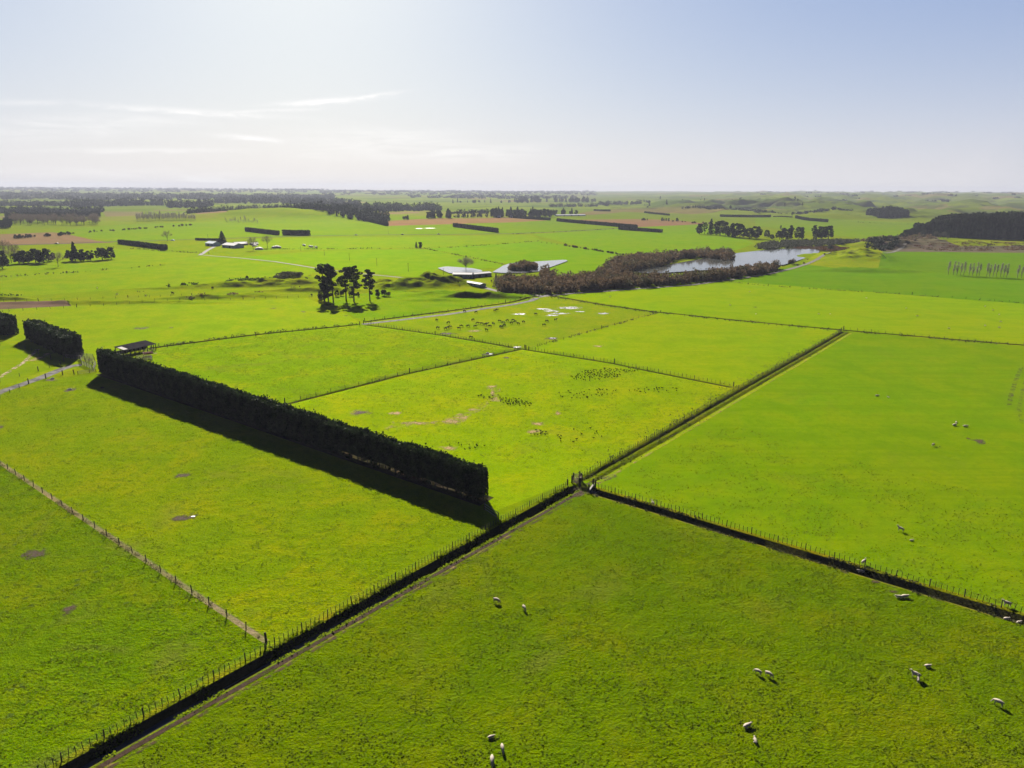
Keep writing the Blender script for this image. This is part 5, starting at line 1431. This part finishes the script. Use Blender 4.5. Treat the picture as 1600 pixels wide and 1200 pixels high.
bal = MB(); bal.tube([(-.6, 0, .62), (-.58, 0, .62), (.58, 0, .62), (.6, 0, .62)], [.02, .62, .62, .02], 14); BME = bal.mesh('silage_bale', True); BME.materials.append(M_WHITE)
for px, py in [(474, 384), (476, 384.6), (484, 386), (486, 386.6), (488, 386.5), (493, 387), (495, 387.4)]:
    g = G(px, py); o = link('silage_bale', BME); o.location = g; o.rotation_euler = (0, 0, random.uniform(0, 3)); o.scale = (1.5, 1.5, 1.5)
    tag(o, 'white wrapped round bale lying on the pasture right of the pale heaps', 'bale', 'white wrapped bales on the pasture')
# water troughs
tb = MB()
K = 14
for r0, r1, z0, z1 in ((1.0, 1.02, 0, .55), (.86, .86, .55, .2)):
    V = [(r * math.cos(6.2832 * k / K), r * math.sin(6.2832 * k / K), z) for r, z in ((r0, z0), (r1, z1)) for k in range(K)]; tb.add(V, [[k, (k + 1) % K, K + (k + 1) % K, K + k] for k in range(K)])
V = [(r * math.cos(6.2832 * k / K), r * math.sin(6.2832 * k / K), .55) for r in (1.02, .86) for k in range(K)]; tb.add(V, [[k, (k + 1) % K, K + (k + 1) % K, K + k] for k in range(K)])
TM = tb.mesh('trough'); TM.materials.append(simple('dark_trough', (.035, .035, .035), .6)); wm = MB(); V = [(0, 0, .42)] + [(.87 * math.cos(6.2832 * k / 16), .87 * math.sin(6.2832 * k / 16), .42) for k in range(16)]
wme = np_mesh('trough_water', V, tris=[[0, 1 + k, 1 + (k + 1) % 16] for k in range(16)]); wme.materials.append(M_WATER)
for px, py, lab in [(109, 609, 'dark round water trough on the trodden spot near the long hedge'), (82, 592, 'dark round trough beside the left track fence'), (762, 552, 'dark round trough in the mud by the central fence')]:
    g = G(px, py); r_ = empty('water_trough', g, 0, .55); tag(r_, lab, 'trough'); link('rim', TM, None, r_); link('water', wme, None, r_)
# cars on the road
def car(px, py, col, lab, rz):
    g = G(px, py); r_ = empty('car', (g[0], g[1], g[2] + .14), rz); tag(r_, lab, 'car'); m = simple('car_paint', col, .6, .1, 1., .1)
    b = MB(); V = []
    prof = [(-2.1, .35, .75), (-2.0, .3, .95), (-1.5, .28, 1.0), (-1.0, .28, 1.45), (.5, .28, 1.45), (1.1, .28, .98), (2.0, .3, .85), (2.15, .4, .6)]
    for x, z0, z1 in prof: V += [(x, -.85, z0), (x, -.85 + (.15 if z1 > 1.2 else 0), z1), (x, .85 - (.15 if z1 > 1.2 else 0), z1), (x, .85, z0)]
    b.add(V, [[4 * i + k, 4 * i + (k + 1) % 4, 4 * i + 4 + (k + 1) % 4, 4 * i + 4 + k] for i in range(len(prof) - 1) for k in range(4)] + [[0, 3, 2, 1], [28, 29, 30, 31]]); b.build('body', m, r_)
    for x in (-1.35, 1.35):
        for y in (-.8, .8):
            w = MB(); w.tube([(x, y - .12, .32), (x, y + .12, .32)], [.32, .32], 12); w.build('wheel', M_DARKWALL, r_)
    for s_ in (-1, 1):
        w = MB(); w.box((-.25, s_ * .79, 1.2), (1.5, .02, .32)); w.build('window', M_GLASS, r_)
car(556.5, 368.0, (.03, .03, .035), 'dark car on the straight road, left of the other two', 0.0)
car(629, 367.2, (.04, .045, .05), 'dark car on the road in the middle of the three', 0.0)
car(685.5, 366.6, (.12, .12, .13), 'grey car on the road just left of the roadside hedge', 0.0)
car(270, 376.4, (.05, .10, .45), 'blue car on the road right of the hedge with the round bush', 0.05)
car(89, 381.6, (.03, .03, .03), 'dark car on the road in front of the pale ploughed strip', 0.05)

# ------------------------------------------------------------------ animals
def skin(name, joints, edges, mat, sub=1):
    me = bpy.data.meshes.new(name); me.from_pydata([j[0] for j in joints], edges, [])
    o = bpy.data.objects.new(name, me); COL.objects.link(o)
    o.modifiers.new('s', 'SKIN').use_smooth_shade = True; o.modifiers.new('b', 'SUBSURF').levels = sub
    for v, j in zip(me.skin_vertices[0].data, joints):
        r = j[1]; v.radius = r if isinstance(r, tuple) else (r, r)
    me.skin_vertices[0].data[0].use_root = True
    dg = bpy.context.evaluated_depsgraph_get(); nm = bpy.data.meshes.new_from_object(o.evaluated_get(dg)); nm.name = name
    bpy.data.objects.remove(o); nm.materials.clear(); nm.materials.append(mat)
    for p in nm.polygons: p.use_smooth = True
    return nm
def quad(name, s, mat, head='graze', lie=False, wool=1.0):
    """s body length scale; four legged body with neck, head, ears, tail"""
    w = wool; z = .74 if not lie else .36
    J = [((-.38, 0, z), .20 * w), ((-.05, 0, z - .02), .24 * w), ((.30, 0, z), .21 * w)]; E_ = [(0, 1), (1, 2)]
    def add(pts, par):
        for p, r in pts: J.append((p, r)); E_.append((par, len(J) - 1)); par = len(J) - 1
        return par
    if head == 'graze': k = add([((.50, 0, z - .08), .11 * w), ((.66, 0, z - .36), .075), ((.74, 0, z - .55), .055), ((.80, 0, z - .66), .04)], 2); hb = k - 2
    elif head == 'up': k = add([((.46, 0, z + .12), .12 * w), ((.56, 0, z + .34), .09), ((.70, 0, z + .34), .065), ((.82, 0, z + .26), .045)], 2); hb = k - 2
    else: k = add([((.48, 0, z + .04), .11 * w), ((.62, 0, z + .14), .085), ((.78, 0, z + .08), .06), ((.88, 0, z + .0), .045)], 2); hb = k - 2
    hx, hz = J[hb][0][0], J[hb][0][2]
    for s_ in (-1, 1): add([((hx - .03, s_ * .13, hz + .05), .03)], hb)
    add([((-.60, 0, z - .02), .045), ((-.66, 0, z - .28 if not lie else z - .1), .025)], 0)
    for s_ in (-1, 1):
        if lie:
            add([((-.22, s_ * .24, .14), .09), ((-.02, s_ * .28, .07), .05)], 0); add([((.40, s_ * .17, .12), .06), ((.58, s_ * .18, .06), .035)], 2)
        else:
            add([((-.40, s_ * .14, z - .28), .10 * w), ((-.47, s_ * .14, z - .48), .045), ((-.43, s_ * .14, .03), .04)], 0)
            add([((.32, s_ * .13, z - .28), .075 * w), ((.33, s_ * .13, z - .50), .045), ((.32, s_ * .13, .03), .038)], 2)
    J = [((p[0] * s, p[1] * s, p[2] * s), r * s) for p, r in J]
    return skin(name, J, E_, mat)
def sheep_mat():
    m, t, o = new_mat('fleece'); tc = t.node('ShaderNodeTexCoord'); n = t.noise(tc.outputs['Object'], 14, 4, .7)
    c = t.mix(n, (.29, .25, .20), (.42, .37, .30)); b = t.node('ShaderNodeBump'); b.inputs['Distance'].default_value = .05; t.put(b.inputs['Height'], n)
    p = principled(t, c, .95, .05, 0, b.outputs[0]); t.l.new(p.outputs[0], o.inputs[0]); return m
def cow_mat():
    m, t, o = new_mat('cow_hide'); tc = t.node('ShaderNodeTexCoord'); oi = t.node('ShaderNodeObjectInfo')
    v = t.node('ShaderNodeVectorMath', operation='ADD'); t.put(v.inputs[0], tc.outputs['Object']); t.put(v.inputs[1], oi.outputs['Random'])
    n = t.noise(v.outputs[0], 1.4, 2, .4); c = t.mix(t.ramp(n, .60, .64), (.012, .010, .009), (.30, .28, .25)); p = principled(t, c, .9, .03); t.l.new(p.outputs[0], o.inputs[0]); return m
M_SHEEP, M_COW = sheep_mat(), cow_mat(); M_BIRD = simple('dark_plumage', (.012, .010, .008), 1.0, .3, 8., .0)
SH = {'graze': quad('sheep', 1.0, M_SHEEP, 'graze'), 'stand': quad('sheep', 1.0, M_SHEEP, 'up'), 'lie': quad('sheep', 1.0, M_SHEEP, 'level', True)}
CW = {'graze': quad('cow', 1.75, M_COW, 'graze', wool=.92), 'stand': quad('cow', 1.75, M_COW, 'level', wool=.92), 'lie': quad('cow', 1.75, M_COW, 'level', True, wool=.95)}
def animal(name, me, px, py, rz, label, cat, group=None, s=1.):
    g = G(px, py); o = link(name, me); o.location = (g[0], g[1], g[2] - .02); o.rotation_euler = (0, 0, rz); o.scale = (s * (.74 if name == 'sheep' else 1),) * 3; tag(o, label, cat, group); return o
SHL = [(776, 941.5, 'graze', -.5, 'upper left sheep of the foreground pair, body turned left', 1.25), (819, 953, 'graze', -1.2, 'foreground sheep just right of and below its partner', 1.15),
       (1184, 1053, 'graze', 2.4, 'left sheep of the close pair in the lower middle', 1.1), (1201, 1057, 'graze', -.8, 'right sheep of the close pair in the lower middle', 1.15),
       (1430, 1059, 'stand', 2.6, 'sheep with its head up beside a lamb on the lower right', 1.3), (1434, 1065, 'stand', 1.2, 'lamb pressed against the standing sheep on the lower right', .9),
       (1449, 1042, 'lie', 0, 'small sheep lying above the sheep and lamb', 1.0), (1559, 1102, 'graze', 2.3, 'lone sheep near the lower right edge', 1.3), (1167, 1136, 'lie', .4, 'lying sheep above another near the bottom middle', 1.25),
       (1180, 1159, 'lie', 1.5, 'small lying sheep lowest of the right bottom pair', 1.0), (767, 1153, 'lie', .3, 'small sheep, top one of the three at the bottom edge', .9), (785, 1173, 'graze', -1.4, 'thin sheep, middle one of the three at the bottom edge', 1.1),
       (769, 1193, 'graze', -1.5, 'round sheep at the bottom edge with its shadow below', 1.3), (1405, 934, 'lie', 3.0, 'white sheep lying left of its partner below the right drain', 1.2), (1413, 933.5, 'lie', 0, 'greyer sheep lying right of its partner below the right drain', 1.3),
       (1020, 789, 'stand', 1.8, 'pale sheep standing at the fence above the right drain', 1.2), (1347, 892, 'stand', .6, 'sheep standing on the drain lip', 1.2), (1345, 898, 'lie', 2.9, 'sheep resting right below another on the drain lip', 1.2),
       (1570, 959, 'stand', 2.8, 'sheep standing against the drain at the right edge', 1.3), (1572, 968, 'lie', 0, 'small sheep lying below the drain at the right edge', 1.0), (1592, 971, 'lie', 0.3, 'sheep cut by the right edge beside the drain', 1.1),
       (1370, 619, 'lie', 0, 'sheep alone near the top of the big green crop', 1.3), (1388, 621, 'lie', 2, 'faint sheep right of the lone one near the top of the big crop', .9), (1491, 665, 'lie', .2, 'sheep lying, left of three in the big crop', 1.4),
       (1494, 660.5, 'lie', 1.2, 'small sheep behind two others in the big crop', .9), (1508, 667, 'lie', -.2, 'sheep lying, right of three in the big crop', 1.4), (1458, 697, 'graze', .6, 'sheep grazing below the three in the big crop', 1.2),
       (1407, 830, 'stand', 2.4, 'sheep in the lower part of the big green crop', 1.3), (1424, 845, 'lie', 0, 'tiny lamb in the lower part of the big green crop', .8)]
for px, py, k, rz, lab, s_ in SHL: animal('sheep', SH[k], px, py, rz, lab, 'sheep', s=s_)
for k, (px, py) in enumerate([(1539, 479), (1552, 485), (1561, 492), (1564, 503), (1539, 509), (1561, 512), (1483, 513.5), (1354, 466), (1416, 482), (1433, 494), (1279, 491), (1297, 491), (1141, 477), (1181, 491), (953, 464), (1171, 456)]):
    animal('sheep', SH['lie'], px, py, random.uniform(0, 6), 'tiny white sheep in the wide yellow green pasture at the right', 'sheep', 'sheep in the wide far pasture', 1.15)
for k, (px, py) in enumerate([(183, 461), (228, 463), (152, 451)]):
    animal('sheep', SH['graze'], px, py, random.uniform(0, 6), 'tiny pale sheep on the slope of the left terrace', 'sheep', 'sheep on the left terrace', 1.5)
CWP = [(330, 162), (402, 178), (336, 210), (385, 216), (397, 210), (412, 204), (468, 215), (483, 199), (525, 199), (570, 202), (585, 181), (632, 190), (644, 186), (662, 200), (683, 184), (640, 224), (722, 168), (745, 178), (738, 205), (752, 192), (770, 165), (795, 180), (806, 163), (818, 172), (840, 185), (872, 173), (706, 97), (694, 103), (575, 112), (503, 105), (948, 125), (1018, 168), (1000, 192), (1073, 160), (543, 270), (556, 160), (610, 185), (730, 202)]
for k, (x, y) in enumerate(CWP):
    px, py = 600 + x / 4, 460 + (y + 5) / 4
    animal('cow', CW['graze' if k % 3 else 'stand'], px, py, random.choice([0, 3.1, .4, 2.7, -.5, 3.6]) + random.uniform(-.3, .3), 'black and white cow of the herd in the wet paddock below the muddy track', 'cow', 'cattle herd in the wet paddock', .76)
for px, py, lab in [(487, 463, 'dark bull alone left of the tall pines'), (479, 434.5, 'dark cow on the terrace left of the pines'), (270, 460, 'dark cow at the foot of the left terrace'), (716, 442, 'dark cow between the mounds and the small pale shed'), (768, 441, 'dark cow beside the cypress')]:
    animal('cow', CW['stand'], px, py, random.uniform(0, 6), lab, 'cow')
# the flock of big dark birds
bj = [((-.12, 0, .30), .10), ((.06, 0, .33), .13), ((.20, 0, .38), .07), ((.26, 0, .52), .035), ((.34, 0, .56), .035), ((.40, 0, .55), .012), ((-.34, 0, .32), .05), ((.0, .07, .15), .02), ((.0, .07, .02), .014), ((.0, -.07, .15), .02), ((.0, -.07, .02), .014)]
BRD = skin('bird', bj, [(0, 1), (1, 2), (2, 3), (3, 4), (4, 5), (0, 6), (1, 7), (7, 8), (1, 9), (9, 10)], M_BIRD)
bj2 = [j for j in bj]; bj2[3] = ((.32, 0, .30), .035); bj2[4] = ((.38, 0, .18), .035); bj2[5] = ((.41, 0, .08), .012)
BRD2 = skin('bird', bj2, [(0, 1), (1, 2), (2, 3), (3, 4), (4, 5), (0, 6), (1, 7), (7, 8), (1, 9), (9, 10)], M_BIRD)
def birds(n, cx, cy, sx, sy, lab, group, tilt=0.):
    done = []
    while len(done) < n:
        u, v = random.uniform(-1, 1), random.uniform(-1, 1)
        if u * u + v * v > 1 or random.random() < .5 * (u * u + v * v): continue
        px, py = cx + u * sx, cy + v * sy + tilt * u * sx; q = G0(px, py)
        if any(np.hypot(*(q - o)) < .75 for o in done): continue
        done.append(q)
        animal('bird', random.choice([BRD, BRD2]), px, py, random.uniform(0, 6.28), lab, 'bird', group, random.uniform(.95, 1.25))
birds(112, 935, 586, 44, 9, 'dark bird of the densest flock below the batten fence', 'dense flock below the fence', -.10)
birds(12, 985, 579, 14, 4, 'dark bird at the fence end of the dense flock', 'flock end at the fence')
birds(48, 806, 629, 26, 6, 'dark bird of the second flock beside the bare dry patch', 'second flock beside the dry patch', .12)
birds(12, 765, 621, 20, 5, 'dark bird on the left side of the second flock', 'left side of the second flock')
birds(34, 915, 616, 50, 7, 'dark bird scattered between the two flocks', 'birds scattered between the flocks', -.06)
birds(22, 1020, 610, 40, 5, 'dark bird of the thin string right of the flocks', 'thin string of birds')
birds(10, 842, 677, 14, 5, 'dark bird of the small bunch in the lower middle of the pasture', 'small lower bunch')
birds(10, 910, 680, 40, 14, 'dark bird scattered in the lower pasture', 'birds scattered in the lower pasture')
birds(10, 735, 698, 34, 6, 'dark bird near the pale patch above the hedge end', 'birds above the hedge end')
birds(4, 876, 687, 3, 5, 'dark bird of the tight little group low in the pasture', 'tight little group')

# ------------------------------------------------------------------ the air
HZ = MB(); HZ.box((0, 0, 45), (25400, 25400, 190))
m_h, t_h, o_h = new_mat('haze_air')
pv = t_h.node('ShaderNodeVolumePrincipled')
pv.inputs['Color'].default_value = (.40, .43, .52, 1)
pv.inputs['Density'].default_value = HAZE_DENSITY
pv.inputs['Anisotropy'].default_value = .1
t_h.l.new(pv.outputs[0], o_h.inputs['Volume'])
haze = HZ.build('haze', m_h)
tag(haze, kind='stuff')
